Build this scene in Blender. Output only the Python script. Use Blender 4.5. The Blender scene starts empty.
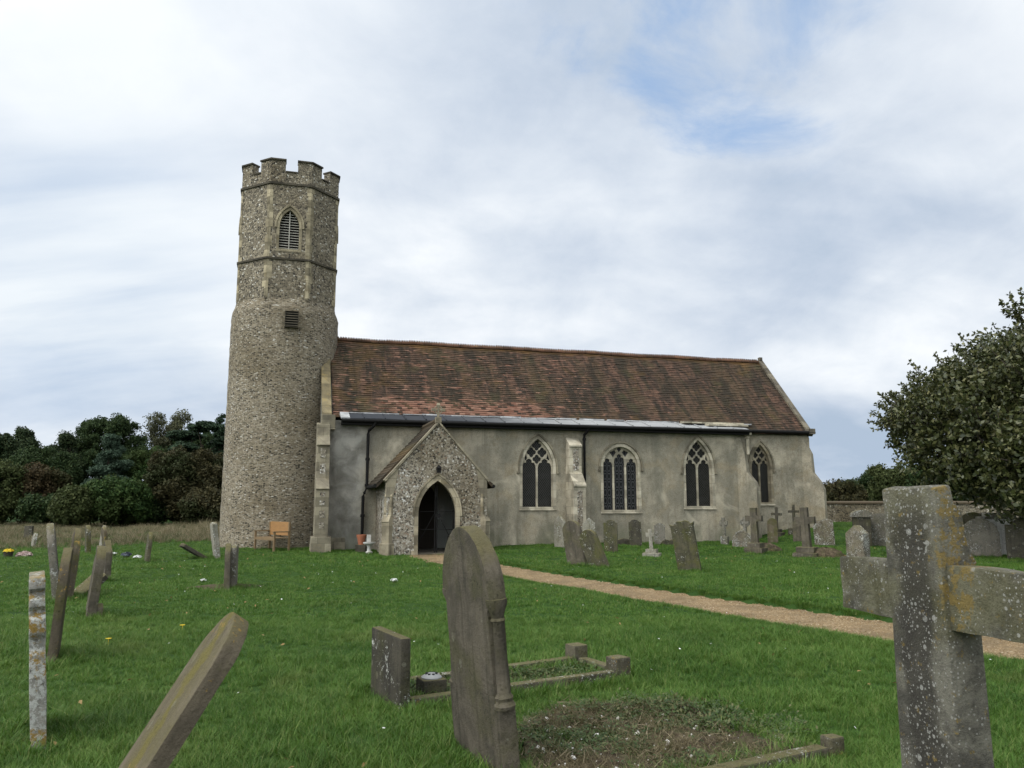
import bpy, bmesh, math, random
import numpy as np
from mathutils import Vector, Matrix
from mathutils.geometry import tessellate_polygon
R = math.radians
SC = bpy.context.scene
COL = SC.collection
PI = math.pi

# ------------------------------------------------------------------ camera, world, sun, exposure
F_PX, EYE = 800.0, 1.6
PITCH = math.atan((502 - 384) / F_PX)
cam = bpy.data.cameras.new('camera'); camo = bpy.data.objects.new('camera', cam); COL.objects.link(camo)
cam.sensor_width = 36; cam.lens = F_PX / 1024 * 36; cam.clip_start = .05; cam.clip_end = 6000
camo.location = (0, 0, EYE); camo.rotation_euler = (PI / 2 + PITCH, 0, 0)
SC.camera = camo

SUN_EL, SUN_AZ = R(48), R(228)          # azimuth clockwise from +Y: behind the camera to the left
sun = bpy.data.lights.new('sun', 'SUN'); suno = bpy.data.objects.new('sun', sun); COL.objects.link(suno)
sun.energy = 1.5; sun.angle = R(24); sun.color = (1, .94, .85)
sd = Vector((math.sin(SUN_AZ) * math.cos(SUN_EL), math.cos(SUN_AZ) * math.cos(SUN_EL), math.sin(SUN_EL)))
suno.rotation_euler = sd.to_track_quat('Z', 'Y').to_euler()

w = bpy.data.worlds.new('World'); SC.world = w; w.use_nodes = True
SC.view_settings.view_transform = 'Standard'; SC.view_settings.look = 'None'
SC.view_settings.exposure = -0.1; SC.view_settings.gamma = 1; SC.view_settings.use_curve_mapping = False


class NT:
    """small helper for wiring node trees"""
    def __init__(s, tree):
        s.t = tree; s.n = tree.nodes; s.l = tree.links
    def new(s, typ, **kw):
        n = s.n.new(typ)
        for k, v in kw.items(): setattr(n, k, v)
        return n
    def put(s, sock, v):
        if hasattr(v, 'is_linked') or hasattr(v, 'links'): s.l.new(v, sock)
        elif isinstance(v, (tuple, list)) and len(v) == 3 and len(sock.default_value) == 4: sock.default_value = (*v, 1)
        else: sock.default_value = v
    def math(s, op, a, b=0.0, c=0.0, clamp=False):
        n = s.new('ShaderNodeMath', operation=op, use_clamp=clamp)
        s.put(n.inputs[0], a); s.put(n.inputs[1], b)
        if op in ('MULTIPLY_ADD', 'SMOOTH_MIN', 'SMOOTH_MAX', 'COMPARE', 'WRAP'): s.put(n.inputs[2], c)
        return n.outputs[0]
    def vmath(s, op, a, b=(0, 0, 0)):
        n = s.new('ShaderNodeVectorMath', operation=op); s.put(n.inputs[0], a); s.put(n.inputs[1], b); return n.outputs[0]
    def noise(s, vec, scale, detail=4, rough=.55, dist=0.0):
        n = s.new('ShaderNodeTexNoise'); s.put(n.inputs['Vector'], vec)
        n.inputs['Scale'].default_value = scale; n.inputs['Detail'].default_value = detail
        n.inputs['Roughness'].default_value = rough; n.inputs['Distortion'].default_value = dist
        return n.outputs[0]
    def voro(s, vec, scale, feature='F1', rnd=1.0):
        n = s.new('ShaderNodeTexVoronoi', feature=feature); s.put(n.inputs['Vector'], vec)
        n.inputs['Scale'].default_value = scale; n.inputs['Randomness'].default_value = rnd
        return n
    def ramp(s, fac, stops, interp='LINEAR'):
        n = s.new('ShaderNodeValToRGB'); s.put(n.inputs[0], fac); e = n.color_ramp.elements
        n.color_ramp.interpolation = interp
        while len(e) < len(stops): e.new(.5)
        for el, (p, c) in zip(e, stops):
            el.position = p; el.color = (*c, 1) if isinstance(c, tuple) else (c, c, c, 1)
        return n.outputs[0]
    def mix(s, fac, a, b, mode='MIX'):
        n = s.new('ShaderNodeMix', data_type='RGBA', blend_type=mode)
        s.put(n.inputs['Factor'], fac); s.put(n.inputs['A'], a) if False else None
        s.put(n.inputs[6], a); s.put(n.inputs[7], b); return n.outputs[2]
    def step(s, v, lo, hi):
        n = s.new('ShaderNodeMapRange', interpolation_type='SMOOTHSTEP'); s.put(n.inputs[0], v)
        n.inputs[1].default_value = lo; n.inputs[2].default_value = hi; return n.outputs[0]
    def sep(s, v):
        n = s.new('ShaderNodeSeparateXYZ'); s.put(n.inputs[0], v); return n.outputs
    def comb(s, x, y, z):
        n = s.new('ShaderNodeCombineXYZ'); s.put(n.inputs[0], x); s.put(n.inputs[1], y); s.put(n.inputs[2], z); return n.outputs[0]
    def scale(s, v, sc): return s.vmath('MULTIPLY', v, sc)


# sky: Nishita behind procedural cloud layers, all laid out by world direction
k = NT(w.node_tree); k.n.clear()
sky = k.new('ShaderNodeTexSky', sky_type='NISHITA', sun_disc=False, sun_elevation=SUN_EL, sun_rotation=SUN_AZ, altitude=20, air_density=1, dust_density=1.5, ozone_density=1)
dirv = k.new('ShaderNodeTexCoord').outputs['Generated']
dx, dy, dz = k.sep(dirv)
den = k.math('ADD', k.math('MAXIMUM', dz, 0.0), .40)
pv = k.comb(k.math('DIVIDE', dx, den), k.math('DIVIDE', dy, den), 0.0)
def cap(d, inner, outer):
    n = k.new('ShaderNodeVectorMath', operation='DISTANCE'); k.put(n.inputs[0], dirv); n.inputs[1].default_value = d
    return k.math('SUBTRACT', 1.0, k.step(n.outputs['Value'], inner, outer))
big = k.noise(k.vmath('ADD', pv, (3.1, 7.4, 0)), 1.5, 7, .55, .5)
det = k.noise(k.vmath('ADD', k.scale(pv, (1, .8, 1)), (11.7, 2.2, 5)), 4.2, 9, .62, .6)
cloud = k.math('ADD', k.math('MULTIPLY', big, .62), k.math('MULTIPLY', det, .38))
# brightness of the cloud sheet: white tops, blue-grey undersides
shade = k.noise(k.vmath('ADD', k.scale(pv, (.8, 1.5, 1)), (2.3, 8.4, 3)), 1.15, 5, .46, .3)
fluff = k.noise(k.vmath('ADD', pv, (1.7, 3.2, 6)), 5.5, 9, .6, .25)
cf = k.math('ADD', k.math('MULTIPLY', shade, .66), k.math('ADD', k.math('MULTIPLY', cloud, .26), k.math('MULTIPLY', fluff, .13)))
low = k.math('SUBTRACT', 1.0, k.step(dz, .02, .46))
cf = k.math('SUBTRACT', cf, k.math('ADD', k.math('MULTIPLY', low, .035), k.math('MULTIPLY', cap((.34, .88, .30), .0, .34), .055)))
cl = k.ramp(cf, [(.38, (4.8, 5.9, 7.4)), (.44, (6.2, 7.1, 8.4)), (.505, (8.1, 8.8, 9.7)), (.575, (10.4, 10.8, 11.2))])
# thinner places where blue shows, mostly high to the right of centre
hi = cap((.25, .82, .515), .0, .24); hi2 = cap((.1, .80, .60), .0, .2); lo = cap((-.47, .85, .25), .04, .30)
hole_n = k.noise(k.vmath('ADD', pv, (2.1, 6.7, 4)), 4.6, 8, .6, .5)
thin = k.math('ADD', k.math('ADD', k.math('MULTIPLY', hi, .2), k.math('MULTIPLY', hi2, .16)), 0.0)
hole = k.step(k.math('ADD', hole_n, thin), .57, .86)
blue = k.mix(.7, k.scale(sky.outputs[0], (1.1, 1.1, 1.1)), (4.2, 6.4, 10.0))
c1 = k.mix(k.math('MULTIPLY', lo, .85), cl, k.ramp(k.noise(k.scale(pv, (.7, 2.2, 1)), 1.9, 6, .5, .3), [(.36, (4.8, 6.2, 8.2)), (.6, (9.2, 9.9, 10.5))]))
c2 = k.mix(k.math('MULTIPLY', cap((-.38, .74, .55), .0, .45), .55), c1, (10.4, 10.9, 11.4))
c2 = k.mix(k.math('MULTIPLY', cap((.55, .70, .46), .0, .22), .55), c2, (10.6, 10.9, 11.2))
c3 = k.mix(k.math('MULTIPLY', k.math('MULTIPLY', hole, .85), k.step(k.math('ADD', hi, hi2), .05, .4)), c2, blue)
# extra sky brightness added behind the camera, round the sun, to light the foreground
dn = k.new('ShaderNodeVectorMath', operation='DOT_PRODUCT'); k.put(dn.inputs[0], dirv); dn.inputs[1].default_value = tuple(sd)
gain = k.math('ADD', 1.0, k.math('MULTIPLY', k.step(dn.outputs['Value'], .22, .85), 2.4))
col = k.vmath('MULTIPLY', c3, k.comb(gain, k.math('MULTIPLY_ADD', gain, .97, .03), k.math('MULTIPLY_ADD', gain, .89, .11)))
bg = k.new('ShaderNodeBackground'); k.put(bg.inputs[0], col); bg.inputs[1].default_value = .1
k.l.new(bg.outputs[0], k.new('ShaderNodeOutputWorld').inputs[0])

# ------------------------------------------------------------------ placing helpers (ground plan coordinates)
CP, SP = math.cos(PITCH), math.sin(PITCH)
def at(x, y, z=0.0):
    """ground point under a sighting of the photograph"""
    a = (x - 512) / F_PX; b = (384 - y) / F_PX
    d = (a, CP - b * SP, SP + b * CP); t = (z - EYE) / d[2]
    return Vector((d[0] * t, d[1] * t, z))
def ray(x, y, Y):
    a = (x - 512) / F_PX; b = (384 - y) / F_PX
    t = Y / (CP - b * SP)
    return Vector((a * t, Y, EYE + (SP + b * CP) * t))
TH = R(16)
CH0 = np.array([-.0708, 28.854])
def church_uv(x, y):
    dx_ = x - CH0[0]; dy_ = y - CH0[1]
    return dx_ * math.cos(TH) + dy_ * math.sin(TH), -dx_ * math.sin(TH) + dy_ * math.cos(TH)
def church_xy(u, v): return CH0[0] + u * math.cos(TH) - v * math.sin(TH), CH0[1] + u * math.sin(TH) + v * math.cos(TH)
def smooth(t): t = np.clip(t, 0, 1); return t * t * (3 - 2 * t)
_rs = np.random.RandomState(5); LAT = _rs.rand(256, 256)
def vnoise(x, y, s):
    x = np.asarray(x, float) * s + 500; y = np.asarray(y, float) * s + 500
    i = np.floor(x).astype(int); j = np.floor(y).astype(int); fx = smooth(x - i); fy = smooth(y - j)
    g = lambda a, b: LAT[a % 256, b % 256]
    return (g(i, j) * (1 - fx) + g(i + 1, j) * fx) * (1 - fy) + (g(i, j + 1) * (1 - fx) + g(i + 1, j + 1) * fx) * fy

LOW = np.array([at(*p)[:2] for p in [(408, 557), (432, 564), (500, 575), (569.5, 588), (640, 601.5), (700, 611), (820, 632), (860, 638), (1024, 663), (1400, 724)]])
UPP = np.array([at(*p)[:2] for p in [(458, 555), (472, 559), (496, 563.5), (569.5, 575.5), (640, 586.5), (700, 595.5), (840, 614.5), (972, 631.5), (1024, 638), (1400, 684)]])
def ylow(x): return np.interp(x, LOW[:, 0], LOW[:, 1])
def yupp(x): return np.interp(x, UPP[:, 0], UPP[:, 1])
def on_path(x, y, m=0.0):
    return (x > LOW[0, 0] - m) & (x < 14) & (y > ylow(x) - m) & (y < yupp(x) + m)
BED2 = np.array([(-.02, 4.3), (1.0, 4.8), (1.93, 5.32), (1.6, 5.98), (1.38, 6.5), (.95, 6.75), (.4, 6.5), (.12, 6.2), (.0, 5.7), (.1, 5.1)])
def in_poly(x, y, P):
    x = np.asarray(x); y = np.asarray(y); c = np.zeros(x.shape, bool); n = len(P)
    for i in range(n):
        x1, y1 = P[i]; x2, y2 = P[i - 1]
        c ^= ((y1 > y) != (y2 > y)) & (x < (x2 - x1) * (y - y1) / (y2 - y1 + 1e-12) + x1)
    return c
def gh(x, y):
    """height of the ground"""
    x = np.asarray(x, float); y = np.asarray(y, float)
    h = .05 * (vnoise(x, y, .35) - .5) + .03 * (vnoise(x, y, 1.1) - .5)
    near = smooth((60 - np.hypot(x, y - 10)) / 25)
    h = h * near
    s = y - yupp(x)
    h = h + .09 * smooth(s / .22) * smooth((x + 1.2) / 1.2) * near
    inside = smooth((y - ylow(x) + .1) / .15) * smooth((yupp(x) + .1 - y) / .15) * (x > LOW[0, 0]) * (x < 16)
    h = h * (1 - inside) - .025 * inside
    u, v = church_uv(x, y)
    h = h + .46 * smooth((u - 8.9) / 3.2) * smooth((v + 5) / 4.6) 
    return h
def gz(x, y): return float(gh(x, y))
def ground_at(px, py):
    a = (px - 512) / F_PX; b = (384 - py) / F_PX
    d = (a, CP - b * SP, SP + b * CP); t = np.arange(2.5, 70, .02)
    X_, Y_, Z_ = d[0] * t, d[1] * t, EYE + d[2] * t
    i = int(np.argmax(gh(X_, Y_) >= Z_)); return Vector((X_[i], Y_[i], gz(X_[i], Y_[i])))

# ------------------------------------------------------------------ object helpers
def tag(o, label=None, cat=None, group=None, kind=None):
    for kk, v in (('label', label), ('category', cat), ('group', group), ('kind', kind)):
        if v: o[kk] = v
    return o
def empty(name, loc=(0, 0, 0), rot=(0, 0, 0), label=None, cat=None, group=None):
    o = bpy.data.objects.new(name, None); COL.objects.link(o); o.location = loc; o.rotation_euler = rot
    o.empty_display_size = .2
    return tag(o, label, cat, group)
def link(name, me, mats, parent=None):
    o = bpy.data.objects.new(name, me); COL.objects.link(o)
    for m in (mats if isinstance(mats, (list, tuple)) else [mats]): me.materials.append(m)
    if parent: o.parent = parent
    return o

class MB:
    """collects faces; build() links them as one mesh object"""
    def __init__(s): s.v = []; s.f = []; s.mi = []; s.cur = 0
    def add(s, vs, fs):
        b = len(s.v); s.v += [tuple(p) for p in vs]; s.f += [tuple(b + i for i in f) for f in fs]; s.mi += [s.cur] * len(fs)
        return s
    def box(s, x0, x1, y0, y1, z0, z1, M=None):
        vs = [Vector((x, y, z)) for z in (z0, z1) for x, y in ((x0, y0), (x1, y0), (x1, y1), (x0, y1))]
        if M: vs = [M @ p for p in vs]
        return s.add(vs, [(3, 2, 1, 0), (4, 5, 6, 7), (0, 1, 5, 4), (1, 2, 6, 5), (2, 3, 7, 6), (3, 0, 4, 7)])
    def prism(s, poly, place, d0, d1):
        """poly: 2D outline; place(a,b,d) maps to 3D; extruded from d0 to d1"""
        return s.plate(poly, [], place, d0, d1)
    def plate(s, outer, holes, place, d0, d1, skip_back=False):
        loops = [list(outer)] + [list(h) for h in holes]
        flat = [p for l in loops for p in l]
        tris = tessellate_polygon([[Vector((p[0], p[1], 0)) for p in l] for l in loops])
        n = len(flat); b = len(s.v)
        s.v += [tuple(place(p[0], p[1], d0)) for p in flat] + [tuple(place(p[0], p[1], d1)) for p in flat]
        # orientation: make the d0 side face away from d1
        def nrm(i, j, k_):
            A, B, C_ = (Vector(s.v[b + q]) for q in (i, j, k_)); return (B - A).cross(C_ - A)
        dd = Vector(place(*flat[0], d1)) - Vector(place(*flat[0], d0))
        for t in tris:
            t = tuple(t)
            if nrm(*t).dot(dd) > 0: t = t[::-1]
            s.f.append(tuple(b + i for i in t)); s.mi.append(s.cur)
            if not skip_back: s.f.append(tuple(b + n + i for i in t[::-1])); s.mi.append(s.cur)
        o = 0
        for l in loops:
            m = len(l)
            for i in range(m):
                j = (i + 1) % m
                s.f.append((b + o + i, b + o + j, b + n + o + j, b + n + o + i)); s.mi.append(s.cur)
            o += m
        return s
    def tube(s, pts, r, n=8, r2=None, cap=True):
        pts = [Vector(p) for p in pts]; rings = []; N = len(pts)
        for i, p in enumerate(pts):
            d = ((pts[min(i + 1, N - 1)] - pts[max(i - 1, 0)])).normalized()
            a = d.cross(Vector((0, 0, 1)))
            if a.length < .05: a = d.cross(Vector((1, 0, 0)))
            a.normalize(); c_ = d.cross(a)
            rr = r[i] if isinstance(r, (list, tuple)) else (r if r2 is None else r + (r2 - r) * i / (N - 1))
            rings.append([p + a * (rr * math.cos(2 * PI * q / n)) + c_ * (rr * math.sin(2 * PI * q / n)) for q in range(n)])
        vs = [p for r_ in rings for p in r_]
        fs = [(i * n + q, i * n + (q + 1) % n, (i + 1) * n + (q + 1) % n, (i + 1) * n + q) for i in range(N - 1) for q in range(n)]
        if cap: fs += [tuple(range(n))[::-1], tuple((N - 1) * n + q for q in range(n))]
        return s.add(vs, fs)
    def lathe(s, prof, n=16, c=(0, 0, 0)):
        vs = [(c[0] + r * math.cos(2 * PI * q / n), c[1] + r * math.sin(2 * PI * q / n), c[2] + z) for r, z in prof for q in range(n)]
        N = len(prof)
        fs = [(i * n + q, i * n + (q + 1) % n, (i + 1) * n + (q + 1) % n, (i + 1) * n + q) for i in range(N - 1) for q in range(n)]
        fs += [tuple(range(n))[::-1], tuple((N - 1) * n + q for q in range(n))]
        return s.add(vs, fs)
    def sweep(s, pts, place, w0, w1, d0, d1, closed=False):
        """bar following a 2D polyline: offsets w0..w1 along its left normal, depth d0..d1"""
        P = [Vector(p) for p in pts]; N = len(P); A = []; B = []
        for i in range(N):
            a = P[i - 1] if (i or closed) else P[i]; c_ = P[(i + 1) % N] if (i < N - 1 or closed) else P[i]
            d = (c_ - a).normalized(); nn = Vector((-d.y, d.x))
            A.append(P[i] + nn * w0); B.append(P[i] + nn * w1)
        vs = []
        for a, b_ in zip(A, B): vs += [place(a.x, a.y, d0), place(b_.x, b_.y, d0), place(b_.x, b_.y, d1), place(a.x, a.y, d1)]
        fs = []
        for i in range(N if closed else N - 1):
            j = (i + 1) % N
            for q in range(4): fs.append((i * 4 + q, i * 4 + (q + 1) % 4, j * 4 + (q + 1) % 4, j * 4 + q))
        if not closed: fs += [(3, 2, 1, 0), tuple((N - 1) * 4 + q for q in range(4))]
        return s.add(vs, fs)
    def build(s, name, mats, parent=None, bevel=0.0, smooth_=False, segs=2, rough=0.0, cuts=0):
        me = bpy.data.meshes.new(name); me.from_pydata(s.v, [], s.f)
        me.polygons.foreach_set('material_index', s.mi)
        bm = bmesh.new(); bm.from_mesh(me)
        bmesh.ops.remove_doubles(bm, verts=bm.verts, dist=1e-5)
        bmesh.ops.recalc_face_normals(bm, faces=bm.faces)
        if bevel:
            ed = [e for e in bm.edges if len(e.link_faces) == 2 and e.calc_face_angle(0) > .5]
            bmesh.ops.bevel(bm, geom=ed, offset=bevel, segments=segs, affect='EDGES', profile=.6, clamp_overlap=True)
        if cuts:
            bmesh.ops.triangulate(bm, faces=[f for f in bm.faces if len(f.verts) > 4])
            for _ in range(cuts):
                bmesh.ops.subdivide_edges(bm, edges=[e for e in bm.edges if e.calc_length() > .06], cuts=1, use_grid_fill=True)
        if rough:
            rr = np.random.RandomState(len(s.v))
            ph = rr.rand(12) * 6.28
            for v in bm.verts:
                x, y, z = v.co
                f = (math.sin(x * 31 + ph[0] + 3 * math.sin(z * 17 + ph[1])) + math.sin(z * 37 + ph[2] + 2 * math.sin(x * 23 + ph[3])) + math.sin(y * 41 + z * 19 + ph[4])) / 3
                f += .6 * math.sin(x * 9 + z * 7 + ph[5]) * math.sin(z * 11 + y * 8 + ph[6])
                v.co += v.normal * (f * rough)
        bm.to_mesh(me); bm.free()
        if smooth_ is not False:
            me.shade_smooth()
            try: me.set_sharp_from_angle(angle=R(smooth_ if smooth_ is not True else 35))
            except Exception: pass
        return link(name, me, mats, parent)

def arch(a, zb, zs, za, n=10, cx=0.0):
    """pointed-arch outline, anticlockwise from bottom left"""
    return [(cx - a, zb), (cx + a, zb)] + arc_pts(a, zs, za, n, cx)
def arc_pts(a, zs, za, n=10, cx=0.0):
    h = za - zs; d = (h * h - a * a) / (2 * a); r = a + d
    t1 = math.atan2(h, d); out = []
    for i in range(n + 1):
        t = t1 * i / n; out.append((cx - d + r * math.cos(t), zs + r * math.sin(t)))
    return out + [(2 * cx - x, z) for x, z in out[-2::-1]]
def quatrefoil(cx, cz, r, n=40, rot=0.0):
    out = []
    for i in range(n):
        t = 2 * PI * i / n; best = 0
        for q in range(4):
            a = q * PI / 2 + rot; c0 = (.52 * r * math.cos(a), .52 * r * math.sin(a)); rr = .47 * r
            b = c0[0] * math.cos(t) + c0[1] * math.sin(t); disc = rr * rr - (c0[0] ** 2 + c0[1] ** 2 - b * b)
            if disc >= 0: best = max(best, b + math.sqrt(disc))
        out.append((cx + max(best, .3 * r) * math.cos(t), cz + max(best, .3 * r) * math.sin(t)))
    return out
def cusped(a, zb, zs, za, cx):
    """light with a trefoiled head"""
    p = arc_pts(a, zs, za, 16, cx); m = len(p); out = [(cx - a, zb), (cx + a, zb)]
    for i, (x, z) in enumerate(p):
        t = i / (m - 1); q = max(0, 1 - abs(t - .3) / .07) + max(0, 1 - abs(t - .7) / .07)
        cxx, czz = cx, zs + (za - zs) * .35
        out.append((x + (cxx - x) * .38 * q, z + (czz - z) * .38 * q))
    return out

# ------------------------------------------------------------------ materials
def mat(name, rough=.9, spec=.25):
    m = bpy.data.materials.new(name); m.use_nodes = True; kk = NT(m.node_tree)
    b = m.node_tree.nodes['Principled BSDF']; b.inputs['Roughness'].default_value = rough
    b.inputs['Specular IOR Level'].default_value = spec
    kk.b = b; kk.m = m
    kk.obj = kk.new('ShaderNodeTexCoord').outputs['Object']
    return kk
def finish(kk, col, height=None, strength=.5, dist=.02, rough=None):
    kk.put(kk.b.inputs['Base Color'], col)
    if rough is not None: kk.put(kk.b.inputs['Roughness'], rough)
    if height is not None:
        n = kk.new('ShaderNodeBump'); n.inputs['Strength'].default_value = strength; n.inputs['Distance'].default_value = dist
        kk.put(n.inputs['Height'], height); kk.l.new(n.outputs[0], kk.b.inputs['Normal'])
    return kk.m
def offs(kk):
    """object coordinates shifted by a per-object random amount"""
    r = kk.new('ShaderNodeObjectInfo').outputs['Random']
    return kk.vmath('ADD', kk.obj, kk.comb(kk.math('MULTIPLY', r, 37.0), kk.math('MULTIPLY', r, 91.0), kk.math('MULTIPLY', r, 53.0)))

def flint_mat(name, cols, mortar, scale, squash=1.0, edge=.09, stain=None):
    kk = mat(name, .85, .3); p = kk.scale(kk.obj, (1, 1, squash))
    p = kk.vmath('ADD', p, kk.scale(kk.new('ShaderNodeTexNoise').outputs[1], (.0, .0, .0)))
    v = kk.voro(p, scale, 'F1', .9); e = kk.voro(p, scale, 'DISTANCE_TO_EDGE', .9)
    rnd = kk.sep(v.outputs['Color'])[0]
    c = kk.ramp(rnd, cols, 'CONSTANT')
    fine = kk.noise(kk.obj, 60, 3)
    c = kk.mix(kk.math('MULTIPLY', fine, .5), c, kk.scale(c, (.55, .55, .55)))
    f = kk.step(e.outputs['Distance'], edge * .35, edge)
    mo = kk.mix(kk.noise(kk.obj, 2.5, 5), kk.scale(mortar, (.7, .7, .7)) if False else tuple(.7 * q for q in mortar), mortar)
    c = kk.mix(f, mo, c)
    st = kk.noise(kk.obj, .55, 6, .6)
    c = kk.mix(kk.step(st, .42, .72), c, kk.scale(c, stain or (.62, .58, .5)))
    zz = kk.noise(kk.scale(kk.obj, (1, 1, 4)), 1.3, 5)
    c = kk.mix(kk.math('MULTIPLY', kk.step(zz, .5, .75), .4), c, mortar)
    h = kk.math('ADD', kk.math('MULTIPLY', f, 1.0), kk.math('MULTIPLY', rnd, .5))
    return finish(kk, c, h, .9, .03)
FL_TOWER = flint_mat('tower_cobble', [(0, (.05, .043, .033)), (.14, (.17, .14, .1)), (.36, (.26, .215, .148)), (.62, (.33, .28, .2)), (.86, (.38, .34, .27)), (.965, (.55, .52, .45))], (.31, .265, .185), 13, 2.3)
FL_UPPER = flint_mat('tower_flint', [(0, (.04, .035, .028)), (.14, (.115, .097, .07)), (.36, (.185, .155, .11)), (.64, (.29, .245, .17)), (.88, (.36, .32, .25)), (.955, (.53, .5, .43))], (.275, .235, .165), 15, 1.1)
FL_PORCH = flint_mat('porch_flint', [(0, (.05, .045, .04)), (.1, (.14, .12, .095)), (.28, (.27, .235, .18)), (.5, (.37, .335, .27)), (.74, (.26, .19, .135)), (.8, (.46, .43, .37)), (.93, (.62, .6, .55))], (.33, .29, .22), 19.0, 1.0, .08)

def render_mat(name, base, dark, green):
    kk = mat(name, .95, .15)
    a = kk.noise(kk.obj, .7, 8, .62, .3); b = kk.noise(kk.vmath('ADD', kk.scale(kk.obj, (1.4, 1.4, .5)), (4, 7, 1)), .9, 7, .6)
    fine = kk.noise(kk.obj, 36, 4, .8)
    c = kk.mix(kk.step(a, .4, .6), base, dark)
    c = kk.mix(kk.math('MULTIPLY', kk.step(b, .46, .64), .8), c, green)
    warm = kk.noise(kk.vmath('ADD', kk.obj, (12, 4, 2)), 1.3, 7, .6, .5)
    c = kk.mix(kk.math('MULTIPLY', kk.step(warm, .5, .68), .5), c, (.29, .235, .15))
    dr = kk.noise(kk.scale(kk.obj, (5.0, 5.0, .35)), 1.2, 5, .6)
    c = kk.mix(kk.math('MULTIPLY', kk.step(dr, .5, .7), .5), c, tuple(q * .5 for q in base))
    c = kk.mix(kk.math('MULTIPLY', kk.step(fine, .44, .62), .75), c, kk.scale(c, (.52, .5, .46)))
    mid = kk.noise(kk.vmath('ADD', kk.obj, (3, 1, 7)), 7.0, 6, .7)
    c = kk.mix(kk.math('MULTIPLY', kk.step(mid, .45, .66), .6), c, kk.scale(c, (.72, .7, .65)))
    # paler lime patches, and the big grey repair at the west end (in church coordinates)
    x, y, z = kk.sep(kk.obj)
    pale = kk.noise(kk.vmath('ADD', kk.obj, (9, 2, 6)), .8, 6, .55, .6)
    c = kk.mix(kk.math('MULTIPLY', kk.step(pale, .56, .72), .55), c, tuple(min(1, q * 1.5) for q in base))
    gx = kk.math('ADD', x, kk.math('MULTIPLY', kk.math('SUBTRACT', kk.noise(kk.obj, 1.1, 5), .5), 1.6))
    g = kk.math('SUBTRACT', 1.0, kk.step(gx, -5.6, -4.6))
    greyp = kk.ramp(kk.noise(kk.vmath('ADD', kk.obj, (2, 5, 8)), 1.6, 7, .6, .5), [(.34, (.07, .067, .06)), (.5, (.17, .163, .148)), (.62, (.29, .28, .25))])
    c = kk.mix(kk.math('MULTIPLY', g, .75), c, greyp)
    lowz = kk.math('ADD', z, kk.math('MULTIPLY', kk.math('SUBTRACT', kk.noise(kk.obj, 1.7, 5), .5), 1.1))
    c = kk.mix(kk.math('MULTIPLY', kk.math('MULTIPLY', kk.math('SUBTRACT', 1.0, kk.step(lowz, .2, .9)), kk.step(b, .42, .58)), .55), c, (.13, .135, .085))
    return finish(kk, c, kk.math('ADD', fine, kk.math('MULTIPLY', a, 1.5)), .45, .02)
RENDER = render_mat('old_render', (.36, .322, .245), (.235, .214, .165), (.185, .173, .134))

def lime_mat(name, base, dark, yellow=.25, scale=1.0):
    kk = mat(name, .92, .2); p = kk.obj
    a = kk.noise(p, 2.2 * scale, 7, .62); b = kk.noise(kk.vmath('ADD', p, (5, 3, 9)), 4.5 * scale, 6, .6); f = kk.noise(p, 40, 4, .7)
    c = kk.mix(kk.step(a, .38, .66), base, dark)
    x_, y_, z_ = kk.sep(p); bk = kk.new('ShaderNodeTexBrick', offset=.5); kk.put(bk.inputs['Vector'], kk.comb(kk.math('ADD', x_, y_), z_, 0.0))
    for nm, vv in (('Scale', 1), ('Brick Width', .46), ('Row Height', .29), ('Mortar Size', .006), ('Color1', (.55, .55, .55, 1)), ('Color2', (1.15, 1.15, 1.15, 1)), ('Mortar', (.5, .5, .5, 1))): bk.inputs[nm].default_value = vv
    c = kk.vmath('MULTIPLY', c, bk.outputs['Color'])
    c = kk.mix(kk.math('MULTIPLY', kk.step(b, .55, .7), yellow), c, (.26, .19, .07))
    c = kk.mix(kk.math('MULTIPLY', kk.step(f, .5, .75), .5), c, kk.scale(c, (.6, .6, .58)))
    return finish(kk, c, kk.math('ADD', f, a), .4, .015)
LIME = lime_mat('limestone', (.33, .285, .2), (.17, .145, .1), .25)
LIME_TOWER = lime_mat('tower_dressing', (.34, .29, .195), (.19, .16, .105), .2)
HOOD = lime_mat('hood_stone', (.25, .22, .155), (.15, .13, .095), .1)
LIME_PALE = lime_mat('pale_limestone', (.48, .43, .33), (.28, .25, .185), .12)
LIME_YEL = lime_mat('lichened_limestone', (.22, .178, .1), (.13, .107, .065), .6)
CAP_DARK = lime_mat('merlon_capstone', (.085, .073, .052), (.045, .04, .03), .05)
LIME_DARK = lime_mat('dark_coping_stone', (.15, .13, .095), (.08, .07, .055), .12)

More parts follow.
